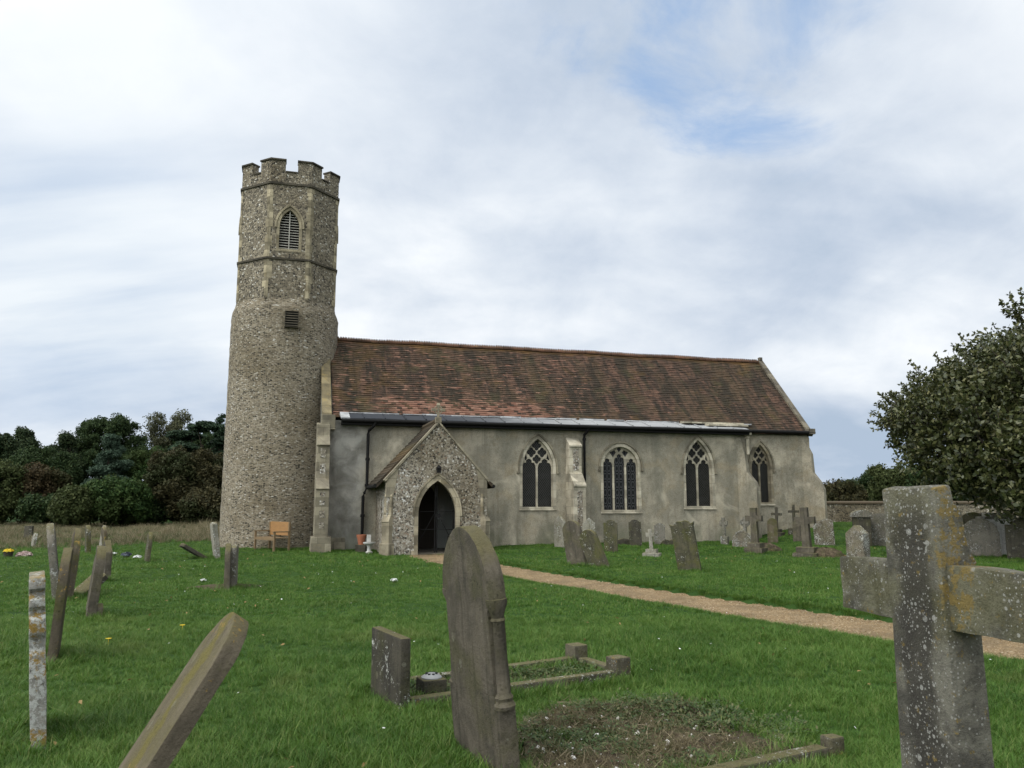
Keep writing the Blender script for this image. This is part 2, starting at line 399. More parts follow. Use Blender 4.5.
def tile_mat(name, cols, pinkband=True):
    kk = mat(name, .9, .2); x, y, z = kk.sep(kk.obj)
    p = kk.comb(x, kk.math('MULTIPLY', z, 1.37), 0.0)
    br = kk.new('ShaderNodeTexBrick', offset=.5); kk.put(br.inputs['Vector'], p)
    br.inputs['Scale'].default_value = 1; br.inputs['Brick Width'].default_value = .19; br.inputs['Row Height'].default_value = .118
    br.inputs['Mortar Size'].default_value = .008; br.inputs['Color1'].default_value = (0, 0, 0, 1); br.inputs['Color2'].default_value = (1, 1, 1, 1)
    br.inputs['Mortar'].default_value = (.5, .5, .5, 1)
    t = kk.sep(br.outputs['Color'])[0]
    c = kk.ramp(t, cols)
    big = kk.noise(kk.scale(p, (1, .45, 1)), .8, 7, .6, .4); st = kk.noise(kk.scale(kk.vmath('ADD', p, (kk.math('MULTIPLY', z, .25), 0, 0) if False else (0, 0, 0)), (1.9, .7, 1)), 1.3, 8, .66, .9)
    c = kk.mix(kk.math('MULTIPLY', kk.step(st, .43, .58), .8), c, (.034, .025, .018))
    c = kk.mix(kk.math('MULTIPLY', kk.step(big, .42, .66), .65), c, (.07, .05, .027))
    run = kk.noise(kk.scale(kk.vmath('ADD', p, (3, 6, 0)), (2.4, .33, 1)), 1.0, 6, .6, .5)
    c = kk.mix(kk.math('MULTIPLY', kk.step(run, .46, .6), .8), c, (.026, .022, .015))
    c = kk.mix(kk.math('MULTIPLY', kk.step(kk.noise(kk.vmath('ADD', p, (1, 8, 0)), .9, 6, .6), .52, .68), .55), c, (.062, .054, .024))
    oc = kk.noise(kk.vmath('ADD', p, (7, 3, 0)), 1.1, 7, .65, .5)
    west = kk.math('SUBTRACT', 1.0, kk.step(x, -5.9, -2.5))
    c = kk.mix(kk.math('MULTIPLY', kk.step(kk.math('ADD', oc, kk.math('MULTIPLY', west, .08)), .55, .68), .32), c, (.13, .075, .022))
    if pinkband:
        # newer tiles: bare pinkish clay, thick near the lead at the west half, scattered courses elsewhere
        pn = kk.noise(kk.scale(kk.vmath('ADD', p, (2, 9, 0)), (.9, 4.5, 1)), 1.7, 5, .65)
        b1 = kk.math('SUBTRACT', 1.0, kk.step(z, 5.0, 5.55))
        b2 = kk.math('MULTIPLY', kk.step(x, -5.2, -3.4), kk.math('SUBTRACT', 1.0, kk.step(x, .6, 2.6)))
        bias = kk.math('MULTIPLY', kk.math('MULTIPLY', b1, b2), .2)
        wst = kk.math('MULTIPLY', kk.math('SUBTRACT', 1.0, kk.step(x, 2.0, 6.5)), .055)
        pk = kk.step(kk.math('ADD', kk.math('ADD', pn, bias), wst), .63, .67)
        pk = kk.math('MULTIPLY', pk, kk.step(t, .12, .3))
        c = kk.mix(kk.math('MULTIPLY', pk, .8), c, kk.ramp(t, [(.2, (.17, .072, .046)), (1, (.29, .165, .115))]))
        ridge = kk.step(kk.math('ADD', z, kk.math('MULTIPLY', oc, .5)), 7.86, 8.1)
        c = kk.mix(kk.math('MULTIPLY', ridge, .7), c, (.15, .08, .024))
    f = kk.noise(kk.obj, 30, 3)
    c = kk.mix(kk.math('MULTIPLY', f, .55), c, kk.scale(c, (.45, .45, .45)))
    return finish(kk, c, kk.math('ADD', kk.math('MULTIPLY', t, .6), f), .6, .02)
TILES = tile_mat('roof_tiles', [(0, (.045, .028, .02)), (.4, (.08, .047, .032)), (.75, (.112, .064, .043)), (1, (.145, .08, .053))])
PTILES = tile_mat('porch_tiles', [(0, (.06, .045, .03)), (.5, (.1, .075, .05)), (1, (.15, .11, .07))], False)
RIDGE = lime_mat('ridge_tile', (.11, .055, .032), (.06, .035, .022), .25)

kk = mat('lead', .65, .3); ln = kk.noise(kk.scale(kk.obj, (1.2, 3, 3)), 1.4, 6, .6); lx = kk.sep(kk.obj)[0]
lc = kk.mix(kk.step(kk.math('ADD', lx, kk.math('MULTIPLY', ln, 3.0)), -1.0, 5.0), (.022, .025, .031), (.25, .25, .25))
lc = kk.mix(kk.math('MULTIPLY', kk.step(ln, .55, .7), .4), lc, kk.scale(lc, (1.6, 1.6, 1.55)))
LEAD = finish(kk, lc, ln, .4, .03)
LEAD_PALE = lime_mat('weathered_lead_edge', (.5, .5, .5), (.3, .3, .3), 0)
kk = mat('black_iron', .7, .12); IRON = finish(kk, kk.mix(kk.noise(kk.obj, 8), (.005, .005, .005), (.014, .013, .012)))
kk = mat('louvre_wood', .7); LOUVRE = finish(kk, kk.mix(kk.noise(kk.scale(kk.obj, (2, 2, 12)), 3), (.25, .235, .2), (.4, .38, .33)))
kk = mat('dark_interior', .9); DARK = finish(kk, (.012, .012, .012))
kk = mat('porch_plaster', .9); INNER = finish(kk, kk.mix(kk.noise(kk.obj, 1.5, 6), (.36, .36, .32), (.24, .24, .21)))
kk = mat('door_oak', .75); DOOR = finish(kk, kk.mix(kk.noise(kk.scale(kk.obj, (14, 14, .6)), 1.5, 4), (.02, .016, .012), (.05, .038, .026)))
kk = mat('bench_teak', .6); TEAK = finish(kk, kk.mix(kk.noise(kk.scale(kk.obj, (3, 14, 14)), 2, 5), (.17, .09, .035), (.32, .17, .06)), kk.noise(kk.scale(kk.obj, (3, 30, 30)), 2), .3, .01)
kk = mat('bench_old_wood', .75); TEAK_OLD = finish(kk, kk.mix(kk.noise(kk.scale(kk.obj, (3, 14, 14)), 2, 5), (.1, .068, .036), (.2, .135, .07)))
kk = mat('white_paint', .5); WHITE = finish(kk, kk.mix(kk.step(kk.noise(kk.obj, 7, 5), .4, .7), (.45, .44, .41), (.3, .29, .26)))
kk = mat('terracotta', .85); TERRA = finish(kk, kk.mix(kk.noise(kk.obj, 8, 5), (.38, .13, .065), (.24, .1, .06)))

def lattice_glass(name, rings=False):
    kk = mat(name, .35, .15); x, y, z = kk.sep(kk.obj)
    if rings:
        px_ = kk.math('SUBTRACT', kk.math('FRACT', kk.math('DIVIDE', kk.math('ADD', x, .02), .16)), .5)
        pz_ = kk.math('SUBTRACT', kk.math('FRACT', kk.math('DIVIDE', z, .3)), .5)
        d = kk.math('SQRT', kk.math('ADD', kk.math('POWER', px_, 2.0), kk.math('POWER', pz_, 2.0)))
        l1 = kk.math('LESS_THAN', kk.math('ABSOLUTE', kk.math('SUBTRACT', d, .36)), .06)
        l2 = kk.math('LESS_THAN', kk.math('ABSOLUTE', kk.math('SUBTRACT', kk.math('ABSOLUTE', px_), kk.math('ABSOLUTE', pz_))), .05)
        line = kk.math('MAXIMUM', l1, kk.math('MULTIPLY', l2, kk.math('GREATER_THAN', d, .36)))
        lcol = (.06, .06, .062)
    else:
        s_ = .105
        a = kk.math('FRACT', kk.math('DIVIDE', kk.math('ADD', kk.math('MULTIPLY', x, 1.35), z), s_)); b = kk.math('FRACT', kk.math('DIVIDE', kk.math('SUBTRACT', kk.math('MULTIPLY', x, 1.35), z), s_))
        line = kk.math('MAXIMUM', kk.math('LESS_THAN', a, .15), kk.math('LESS_THAN', b, .15)); lcol = (.06, .057, .048)
    tone = kk.ramp(kk.sep(kk.voro(kk.obj, 9).outputs['Color'])[0], [(0, (.005, .005, .005)), (1, (.014, .014, .014))])
    return finish(kk, kk.mix(line, tone, lcol), kk.noise(kk.obj, 6), .15, .01)
GLASS = lattice_glass('leaded_glass'); GLASS_R = lattice_glass('leaded_ring_glass', True)

def grave_mat(name, base, dark, white=0.0, yellow=0.0, moss=0.3, streak=.4, wscale=1.0, topmoss=True, band=False):
    kk = mat(name, .95, .15); p = offs(kk)
    a = kk.noise(p, 3.4, 9, .7, .5); f = kk.noise(p, 48, 5, .8); m = kk.noise(kk.vmath('ADD', p, (3, 8, 2)), 3.2, 7, .65)
    c = kk.mix(kk.step(a, .36, .64), base, dark)
    s = kk.noise(kk.scale(p, (14, 14, .8)), 1.0, 5, .6)
    c = kk.mix(kk.math('MULTIPLY', kk.step(s, .46, .7), streak), c, tuple(q * .42 for q in dark))
    c = kk.mix(kk.math('MULTIPLY', kk.step(m, .46, .66), moss), c, (.085, .085, .026))
    nz = kk.sep(kk.new('ShaderNodeNewGeometry').outputs['Normal'])[2]
    if topmoss:
        up = kk.math('MULTIPLY', kk.step(kk.math('ADD', nz, kk.math('MULTIPLY', kk.math('SUBTRACT', a, .5), 1.3)), .3, .8), .6)
        c = kk.mix(up, c, kk.mix(kk.noise(p, 14, 5), (.165, .135, .048), (.11, .105, .055)))
    if band:
        bx = kk.sep(kk.obj)[0]; bd_ = kk.math('ABSOLUTE', kk.math('ADD', bx, kk.math('MULTIPLY', kk.math('SUBTRACT', kk.noise(p, 9, 6, .7), .5), .3)))
        c = kk.mix(kk.math('MULTIPLY', kk.math('SUBTRACT', 1.0, kk.step(bd_, .02, .1)), .8), c, kk.mix(f, (.17, .135, .03), (.1, .092, .03)))
    pit = kk.voro(kk.vmath('ADD', p, kk.scale(kk.comb(f, f, f), (.03, .03, .03))), 34); pm = kk.math('MULTIPLY', kk.math('LESS_THAN', pit.outputs['Distance'], kk.math('MULTIPLY', kk.sep(pit.outputs['Color'])[0], .38)), kk.step(m, .42, .6))
    c = kk.mix(kk.math('MULTIPLY', pm, .55), c, kk.scale(c, (.4, .4, .38)))
    rv = kk.voro(kk.vmath('ADD', p, kk.scale(kk.comb(f, a, f), (.05, .05, .05))), 9); rr_ = kk.sep(rv.outputs['Color'])
    ros = kk.math('MULTIPLY', kk.math('LESS_THAN', rv.outputs['Distance'], kk.math('MULTIPLY', rr_[0], .34)), kk.math('GREATER_THAN', rr_[1], .72))
    c = kk.mix(kk.math('MULTIPLY', ros, kk.math('MULTIPLY', kk.step(f, .35, .6), .5)), c, kk.scale(kk.mix(rr_[2], (.25, .25, .2), (.2, .19, .12)), (1, 1, 1)))
    if yellow:
        yv = kk.math('ADD', kk.math('MULTIPLY', kk.noise(kk.vmath('ADD', p, (9, 1, 4)), 4.0, 6, .7), .6), kk.math('MULTIPLY', kk.noise(p, 30, 4, .7), .4))
        c = kk.mix(kk.step(yv, .62 - .16 * yellow, .67 - .14 * yellow), c, kk.mix(f, (.3, .165, .03), (.24, .19, .07)))
    if white:
        wn = kk.math('ADD', kk.math('MULTIPLY', kk.noise(kk.vmath('ADD', p, (1, 6, 7)), 22 * wscale, 5, .8), .68), kk.math('MULTIPLY', kk.noise(p, 3.4, 5), .32))
        c = kk.mix(kk.step(wn, .585 - .1 * white, .625 - .08 * white), c, kk.mix(f, (.5, .5, .46), (.36, .36, .33)))
        bn = kk.noise(kk.vmath('ADD', p, (4, 4, 1)), 30 * wscale, 4, .7)
        c = kk.mix(kk.math('MULTIPLY', kk.step(bn, .58, .66), .6), c, (.03, .029, .026))
    c = kk.mix(kk.math('MULTIPLY', kk.step(f, .45, .72), .6), c, kk.scale(c, (.55, .55, .53)))
    return finish(kk, c, kk.math('ADD', kk.math('MULTIPLY', f, .8), kk.math('ADD', a, kk.math('SUBTRACT', kk.math('MULTIPLY', kk.noise(p, 130, 3, .8), .35), kk.math('MULTIPLY', pm, .5)))), .85, .028)
G_BROWN = grave_mat('brown_gravestone', (.128, .11, .082), (.072, .063, .048), 0, 0, .35, .5)
G_GREY = grave_mat('grey_gravestone', (.2, .18, .145), (.125, .115, .095), .35)
G_PALE = grave_mat('pale_gravestone', (.29, .27, .22), (.18, .165, .13), .5, .1, .3)
G_MOSS = grave_mat('mossy_gravestone', (.1, .09, .058), (.055, .052, .034), .06, 0, .8)
G_DARK = grave_mat('dark_gravestone', (.075, .067, .05), (.045, .041, .032), .03, 0, .3)
G_LICH = grave_mat('lichened_gravestone', (.17, .145, .105), (.085, .073, .055), .62, .1, .3, .4, 1.6)
def cross_mat():
    kk = mat('lichened_cross', .95, .15); p = kk.obj; x, y, z = kk.sep(p)
    a = kk.noise(p, 7, 8, .65, .3); f = kk.noise(p, 90, 4, .75); b = kk.noise(kk.vmath('ADD', p, (3, 8, 2)), 5.0, 7, .65)
    c = kk.mix(kk.step(a, .38, .6), (.16, .15, .12), (.07, .065, .054))
    arm = kk.math('MULTIPLY', kk.step(kk.math('ADD', z, kk.math('MULTIPLY', b, .2)), 1.2, 1.32), 1.0)
    c = kk.mix(kk.math('MULTIPLY', kk.math('MULTIPLY', arm, kk.step(b, .4, .62)), .45), c, (.115, .108, .042))
    # black weathering down the middle of the shaft, ragged at its edges
    xd = kk.math('ABSOLUTE', kk.math('ADD', x, kk.math('MULTIPLY', kk.math('SUBTRACT', kk.noise(kk.scale(p, (1, 1, .6)), 9, 6, .65), .5), .22)))
    dark = kk.math('MULTIPLY', kk.math('SUBTRACT', 1.0, kk.step(xd, .04, .1)), kk.math('SUBTRACT', 1.0, kk.step(kk.math('ADD', z, kk.math('MULTIPLY', a, .25)), 1.62, 1.78)))
    c = kk.mix(kk.math('MULTIPLY', dark, .8), c, kk.mix(f, (.02, .018, .015), (.06, .054, .045)))
    yl = kk.math('MULTIPLY', kk.math('MULTIPLY', kk.step(x, .08, .15), kk.math('SUBTRACT', 1.0, kk.step(x, .2, .3))), kk.step(z, 1.1, 1.25))
    c = kk.mix(kk.math('MULTIPLY', kk.step(kk.math('ADD', kk.noise(kk.vmath('ADD', p, (9, 1, 4)), 26, 6, .72), kk.math('MULTIPLY', yl, .13)), .6, .66), .8), c, kk.mix(f, (.2, .125, .028), (.17, .135, .05)))
    for sc_, lim, th in ((55, .34, .50), (95, .36, .46), (24, .3, .56)):
        v = kk.voro(kk.vmath('ADD', p, kk.scale(kk.new('ShaderNodeTexNoise').outputs[1], (.0, .0, .0))), sc_); r = kk.sep(v.outputs['Color'])[0]
        spot = kk.math('LESS_THAN', v.outputs['Distance'], kk.math('MULTIPLY', r, lim))
        zone = kk.step(kk.math('ADD', kk.noise(kk.vmath('ADD', p, (sc_, 6, 7)), 8, 5, .6), kk.math('MULTIPLY', dark, .1)), th, th + .08)
        c = kk.mix(kk.math('MULTIPLY', kk.math('MULTIPLY', spot, zone), .72), c, kk.mix(f, (.4, .39, .36), (.24, .235, .21)))
    c = kk.mix(kk.math('MULTIPLY', kk.step(f, .45, .72), .6), c, kk.scale(c, (.5, .5, .48)))
    return finish(kk, c, kk.math('ADD', kk.math('MULTIPLY', f, .8), kk.math('ADD', a, kk.math('MULTIPLY', kk.noise(p, 160, 3, .8), .35))), .8, .02)
G_CROSS = cross_mat()
G_RUST = grave_mat('white_and_rust_lichen', (.36, .34, .3), (.25, .24, .21), .9, .75, .1)
G_YEL = grave_mat('yellow_lichened_gravestone', (.135, .112, .078), (.085, .07, .05), 0, .3, .75)
G_SLAB = grave_mat('mossy_streaked_slab', (.15, .125, .088), (.1, .083, .06), 0, .2, .4, band=True)
G_CELT = grave_mat('weathered_granite', (.185, .17, .14), (.12, .11, .09), .4)
G_WHITE = grave_mat('white_marble', (.62, .6, .56), (.46, .44, .4), .2, 0, .08)
G_KERB = grave_mat('kerb_stone', (.13, .115, .08), (.062, .055, .04), .22, .2, .6, .4, 2.0)

# ground, gravel
kk = mat('turf', .95, .1); wp = kk.new('ShaderNodeNewGeometry').outputs['Position']
c = kk.ramp(kk.noise(wp, .5, 6, .6), [(.3, (.02, .047, .008)), (.55, (.03, .066, .01)), (.75, (.045, .085, .015))])
c = kk.mix(kk.math('MULTIPLY', kk.noise(wp, 9, 5, .7), .8), c, (.012, .03, .006))
TURF = finish(kk, c, kk.noise(wp, 14, 5, .7), .7, .05)
kk = mat('soil', .97, .1); wp = kk.new('ShaderNodeNewGeometry').outputs['Position']
c = kk.ramp(kk.noise(wp, 11, 7, .75), [(.3, (.025, .018, .012)), (.48, (.075, .057, .037)), (.62, (.13, .103, .066)), (.78, (.22, .19, .135))])
c = kk.mix(kk.step(kk.noise(wp, 2.4, 5), .5, .66), c, kk.mix(kk.noise(wp, 30, 4), (.03, .035, .012), (.1, .1, .045)))
SOIL = finish(kk, c, kk.noise(wp, 26, 6, .75), 1.0, .05)
kk = mat('gravel', .9, .2); wp = kk.new('ShaderNodeNewGeometry').outputs['Position']
v = kk.voro(wp, 60); c = kk.ramp(kk.sep(v.outputs['Color'])[0], [(0, (.1, .064, .032)), (.3, (.19, .125, .06)), (.6, (.235, .16, .08)), (.85, (.285, .21, .12)), (1, (.38, .31, .21))])
c = kk.mix(kk.math('MULTIPLY', kk.step(kk.noise(wp, 1.7, 7, .7), .42, .62), .65), c, (.11, .08, .045))
GRAVEL = finish(kk, c, kk.math('SUBTRACT', 1.0, v.outputs['Distance']), .9, .02)
kk = mat('pebble', .8, .25); c = kk.ramp(kk.new('ShaderNodeObjectInfo').outputs['Random'], [(0, (.1, .064, .032)), (.3, (.17, .112, .055)), (.6, (.22, .15, .076)), (.85, (.27, .2, .115)), (1, (.36, .3, .21))])
PEBBLE = finish(kk, c)
kk = mat('chalky_pebble', .85, .2); PEB_W = finish(kk, kk.mix(kk.new('ShaderNodeObjectInfo').outputs['Random'], (.32, .29, .24), (.6, .58, .54)))

def leafy(name, stops, rough=.55, trans=.25, spec=.3, big=None, bigs=.35):
    kk = mat(name, rough, spec)
    geo = kk.new('ShaderNodeNewGeometry'); rnd = geo.outputs['Random Per Island']
    c = kk.ramp(rnd, stops)
    if big is not None:
        c = kk.mix(kk.math('MULTIPLY', kk.step(kk.noise(geo.outputs['Position'], bigs, 4, .6), .44, .62), .75), c, kk.mix(rnd, big, tuple(q * .55 for q in big)))
    kk.put(kk.b.inputs['Base Color'], c)
    tr = kk.new('ShaderNodeBsdfTranslucent'); kk.put(tr.inputs[0], c)
    mx = kk.new('ShaderNodeMixShader'); mx.inputs[0].default_value = trans
    kk.l.new(kk.b.outputs[0], mx.inputs[1]); kk.l.new(tr.outputs[0], mx.inputs[2])
    kk.l.new(mx.outputs[0], kk.n['Material Output'].inputs[0])
    return kk.m
def grass_mat(name, lo, mid, hi, dry, dryness, noise_s=.8):
    kk = mat(name, .55, .25); geo = kk.new('ShaderNodeNewGeometry')
    oi = kk.new('ShaderNodeObjectInfo').outputs['Random']; isl = geo.outputs['Random Per Island']
    big = kk.noise(geo.outputs['Position'], noise_s, 5, .6); fine = kk.noise(geo.outputs['Position'], 3.1, 3, .6)
    big = kk.math('ADD', kk.math('MULTIPLY', big, .6), kk.math('MULTIPLY', kk.noise(geo.outputs['Position'], noise_s * .3, 4, .6), .42))
    f = kk.math('ADD', kk.math('MULTIPLY', big, .65), kk.math('ADD', kk.math('MULTIPLY', fine, .3), kk.math('MULTIPLY', kk.math('ADD', oi, isl), .16)))
    c = kk.ramp(f, [(.46, lo), (.62, mid), (.78, hi)])
    worn = kk.noise(kk.vmath('ADD', geo.outputs['Position'], (31, 17, 3)), noise_s * .9, 6, .62, .4)
    c = kk.mix(kk.math('MULTIPLY', kk.step(worn, .56, .74), .3), c, dry)
    c = kk.mix(kk.step(isl, 1 - dryness, 1.0), c, dry)
    kk.put(kk.b.inputs['Base Color'], c)
    tr = kk.new('ShaderNodeBsdfTranslucent'); kk.put(tr.inputs[0], c)
    mx = kk.new('ShaderNodeMixShader'); mx.inputs[0].default_value = .3
    kk.l.new(kk.b.outputs[0], mx.inputs[1]); kk.l.new(tr.outputs[0], mx.inputs[2])
    kk.l.new(mx.outputs[0], kk.n['Material Output'].inputs[0]); return kk.m
GRASS = grass_mat('lawn_grass', (.029, .077, .008), (.055, .122, .013), (.102, .176, .03), (.17, .18, .055), .08)
TALL = grass_mat('dry_tall_grass', (.045, .06, .018), (.115, .1, .048), (.21, .17, .1), (.32, .26, .17), .25, .3)
WEED = leafy('weed_leaf', [(0, (.025, .05, .011)), (.6, (.05, .08, .018)), (1, (.11, .105, .042))], .55, .2)
BARK = lime_mat('bark', (.07, .055, .04), (.035, .028, .02), 0)
TWIG = lime_mat('twig', (.09, .07, .06), (.06, .05, .04), 0)

# ------------------------------------------------------------------ the setting: ground and path
xs = np.unique(np.concatenate([-np.geomspace(26, 2500, 26), np.arange(-26, 26.01, .22), np.geomspace(26, 2500, 26)]).round(3))
ys = np.unique(np.concatenate([-np.geomspace(3, 600, 10), np.arange(-3, 46, .22), np.geomspace(46, 3000, 28)]).round(3))
X, Y = np.meshgrid(xs, ys); Z = gh(X, Y)
nx, ny = len(xs), len(ys)
V = np.stack([X, Y, Z], -1).reshape(-1, 3)
I = np.arange(nx * ny).reshape(ny, nx)
Fq = np.stack([I[:-1, :-1], I[:-1, 1:], I[1:, 1:], I[1:, :-1]], -1).reshape(-1, 4)
def np_mesh(name, V, Fq, mats, parent=None, smooth_=False):
    me = bpy.data.meshes.new(name); n = Fq.shape[1]
    me.vertices.add(len(V)); me.vertices.foreach_set('co', np.ascontiguousarray(V, np.float32).ravel())
    me.loops.add(Fq.size); me.loops.foreach_set('vertex_index', np.ascontiguousarray(Fq, np.int32).ravel())
    me.polygons.add(len(Fq)); me.polygons.foreach_set('loop_start', np.arange(0, Fq.size, n, dtype=np.int32))
    me.polygons.foreach_set('loop_total', np.full(len(Fq), n, np.int32))
    me.update(calc_edges=True); me.validate()
    if smooth_: me.shade_smooth()
    return link(name, me, mats, parent)
tag(np_mesh('ground', V, Fq, TURF, smooth_=True), kind='structure')
# path sheet
px = np.concatenate([np.linspace(LOW[0, 0], UPP[0, 0], 6), np.linspace(UPP[0, 0] + .05, 14, 120)])
PV = []; 
door_y0, door_y1 = at(420, 556)[1], 23.9
for x in px:
    a = ylow(x); b = yupp(x) if x > UPP[0, 0] else church_xy(-3.2, -2.86)[1] + (x - church_xy(-3.2, -2.86)[0]) * math.tan(TH)
    for t in np.linspace(0, 1, 8):
        y = a + (b - a) * t
        PV.append((x, y, gz(x, y) + .012 + .012 * math.sin(t * PI)))
PV = np.array(PV); n = len(px); I = np.arange(n * 8).reshape(n, 8)
PF = np.stack([I[:-1, :-1], I[1:, :-1], I[1:, 1:], I[:-1, 1:]], -1).reshape(-1, 4)
tag(np_mesh('gravel_path', PV, PF, GRAVEL, smooth_=True), kind='structure')
# bare soil of the nearer kerbed grave and the planted soil of the further one
def soil_sheet(P, name):
    xs_ = np.arange(P[:, 0].min(), P[:, 0].max(), .05); ys_ = np.arange(P[:, 1].min(), P[:, 1].max(), .05)
    X, Y = np.meshgrid(xs_, ys_); ins = in_poly(X, Y, P)
    Z = gh(X, Y) + .012 + .05 * (vnoise(X, Y, 5) - .3) + .03 * vnoise(X, Y, 13)
    I = np.arange(X.size).reshape(X.shape); ok = ins[:-1, :-1] & ins[1:, 1:] & ins[1:, :-1] & ins[:-1, 1:]
    Fq = np.stack([I[:-1, :-1], I[:-1, 1:], I[1:, 1:], I[1:, :-1]], -1)[ok]
    return tag(np_mesh(name, np.stack([X, Y, Z], -1).reshape(-1, 3), Fq, SOIL, smooth_=True), kind='structure')
soil_sheet(BED2, 'bare_soil')

# ------------------------------------------------------------------ the church (local axes: u east along the wall, v north into the building)
church = empty('church', (CH0[0], CH0[1], 0), (0, 0, TH), 'long rendered church with brown tiled roof and tall round flint tower with octagonal top', 'church')
SOUTH = lambda v0: (lambda a, b, d: (a, v0 + d, b))
def zr(v): return 4.48 + (v - .4) * 1.069            # south roof plane
RIDGE_V, RIDGE_Z = 3.6, zr(3.6)
# windows: (centre u, half width, sill, springing, apex, wall v, kind)
WINS = [(1.05, .62, 1.39, 2.80, 3.93, 0.0, 'two'), (4.30, .74, 1.27, 2.92, 3.70, 0.0, 'three'), (7.55, .60, 1.41, 2.85, 4.02, 0.0, 'two'), (10.55, .46, 1.55, 2.95, 3.93, .4, 'two')]
def whole(a, add=.03): return arch(a[1] + add, a[2] - add * .5, a[3], a[4] + add * 1.1, 10, a[0])
m = MB()
m.plate([(-6.6, -.6), (9.6, -.6), (9.6, 4.36), (-6.6, 4.36)], [whole(q) for q in WINS[:3]], SOUTH(0.0), 0, .7)
m.box(-6.6, 9.6, 6.5, 7.2, -.6, 4.3)
GB = lambda u0: (lambda a, b, d: (u0 + d, a, b))
m.plate([(.702, -.6), (6.498, -.6), (6.498, 4.3), (3.6, 7.6), (.702, 4.3)], [], GB(-6.6), 0, .4)
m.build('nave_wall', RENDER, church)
m = MB()
m.plate([(9.605, -.6), (12.85, -.6), (12.85, 4.47), (9.605, 4.47)], [whole(WINS[3])], SOUTH(.4), 0, .6)
m.box(9.605, 12.85, 6.2, 6.8, -.6, 4.4)
m.plate([(1.002, -.6), (6.198, -.6), (6.198, 4.9), (3.6, 7.7), (1.002, 4.9)], [], GB(12.25), 0, .598)
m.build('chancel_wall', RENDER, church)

def window(spec):
    cu, a, zb, zs, za, v0, kind = spec; P = SOUTH(v0)
    lights = []; holes = []
    inner = arch(a - .035, zb + .03, zs, za - .05, 14, cu)
    if kind == 'two':
        lw = (a - .035) / 2 - .03; H = za - zs; q = a / .62
        for s in (-1, 1): holes.append(cusped(lw, zb + .035, zs + .0, zs + .34 * H / 1.13 + .02, cu + s * (lw + .036)))
        holes += [quatrefoil(cu, zs + .745 * H, .185 * q), quatrefoil(cu - .205 * q, zs + .525 * H, .18 * q), quatrefoil(cu + .205 * q, zs + .525 * H, .18 * q), quatrefoil(cu, zs + .305 * H, .165 * q)]
        for s in (-1, 1):
            x = cu + s * .42 * q; holes.append([(x - .05, zs + .33 * H), (x + .045 * s + .0 + .03, zs + .25 * H), (x + .06, zs + .33 * H), (x - .01 * s, zs + .48 * H)])
    else:
        lw = (a - .035) / 3 - .026
        for s, dz in ((-1, -.12), (0, .05), (1, -.12)): holes.append(cusped(lw, zb + .04, zs + .1 + dz, zs + .42 + dz, cu + s * (2 * lw + .07)))
        for s in (-1, 1):
            x = cu + s * .25; holes.append([(x - .13, zs + .52), (x, zs + .34), (x + .13, zs + .52), (x - s * .06, zs + .62)])
        holes.append([(cu - .1, zs + .66), (cu, zs + .52), (cu + .1, zs + .66), (cu, zs + .72)])
    t = MB(); t.plate(inner, holes, P, .13, .24)
    t.plate(arch(a + .07, zb - .02, zs, za + .08, 12, cu), [arch(a - .035, zb + .03, zs, za - .05, 12, cu)], P, -.012, .3)
    fr = t.build('window', LIME_PALE if v0 == 0 else LIME, church)
    MB().plate(arch(a - .03, zb + .02, zs, za - .06, 12, cu), [], P, .18, .2).build('glass', GLASS if kind == 'two' else GLASS_R, fr)
    h = MB(); pts = [(cu + a + .11, zs - .12)] + [(cu + (x - cu), z) for x, z in arc_pts(a + .11, zs, za + .125, 12, cu)] + [(cu - a - .11, zs - .12)]
    h.sweep(pts, P, -.03, .03, -.06, .02)
    for s in (-1, 1): h.box(cu + s * (a + .13) - .05, cu + s * (a + .13) + .05, v0 - .07, v0 + .02, zs - .18, zs - .121)
    h.build('hood_mould', HOOD, fr)
    MB().prism([(-.05, zb - .09), (-.05, zb - .05), (.14, zb + .035), (.14, zb - .09)], lambda p, z, d: (cu - a - .09 + d, v0 + p, z), 0, 2 * a + .18).build('sill', LIME_PALE, fr)
for q in WINS: window(q)

# main roof: stepped courses of plain tiles
def course_roof(name, u0, u1, v_low, material, seed=0):
    rs = np.random.RandomState(seed); n = int(round((RIDGE_V - v_low) * 1.464 / .118)); mm = MB(); us = np.linspace(u0, u1, int((u1 - u0) / .19) + 2)
    sag = lambda u, v: -.05 * math.sin(PI * np.clip((v - v_low) / (RIDGE_V - v_low), 0, 1)) * (.4 + .6 * math.sin(u * .55 + 1) ** 2) + .012 * math.sin(u * 1.7)
    for i in range(n):
        va = v_low + (RIDGE_V - v_low) * i / n; vb = v_low + (RIDGE_V - v_low) * (i + 1) / n
        top = []; bot = []; und = []
        for u in us:
            j = rs.uniform(-.011, .011); jv = rs.uniform(-.014, .014)
            bot.append((u, va - .012 + jv, zr(va) + .016 + j + sag(u, va))); top.append((u, vb + .02, zr(vb) + .012 + sag(u, vb))); und.append((u, va - .012 + jv, zr(va) + .002 + sag(u, va)))
        k_ = len(us); mm.add(und + bot + top, [(q, q + 1, k_ + q + 1, k_ + q) for q in range(k_ - 1)] + [(k_ + q, k_ + q + 1, 2 * k_ + q + 1, 2 * k_ + q) for q in range(k_ - 1)])
    return mm
mm = course_roof('x', -6.25, 9.62, .42, TILES); m2 = course_roof('x', 9.62, 12.76, .24, TILES, 4)
mm.add(m2.v, m2.f)
mm.add([(-6.25, RIDGE_V, RIDGE_Z), (12.76, RIDGE_V, RIDGE_Z), (12.76, 7.0, zr(.2)), (-6.25, 7.0, zr(.2))], [(0, 1, 2, 3)])
roof = mm.build('roof', TILES, church)
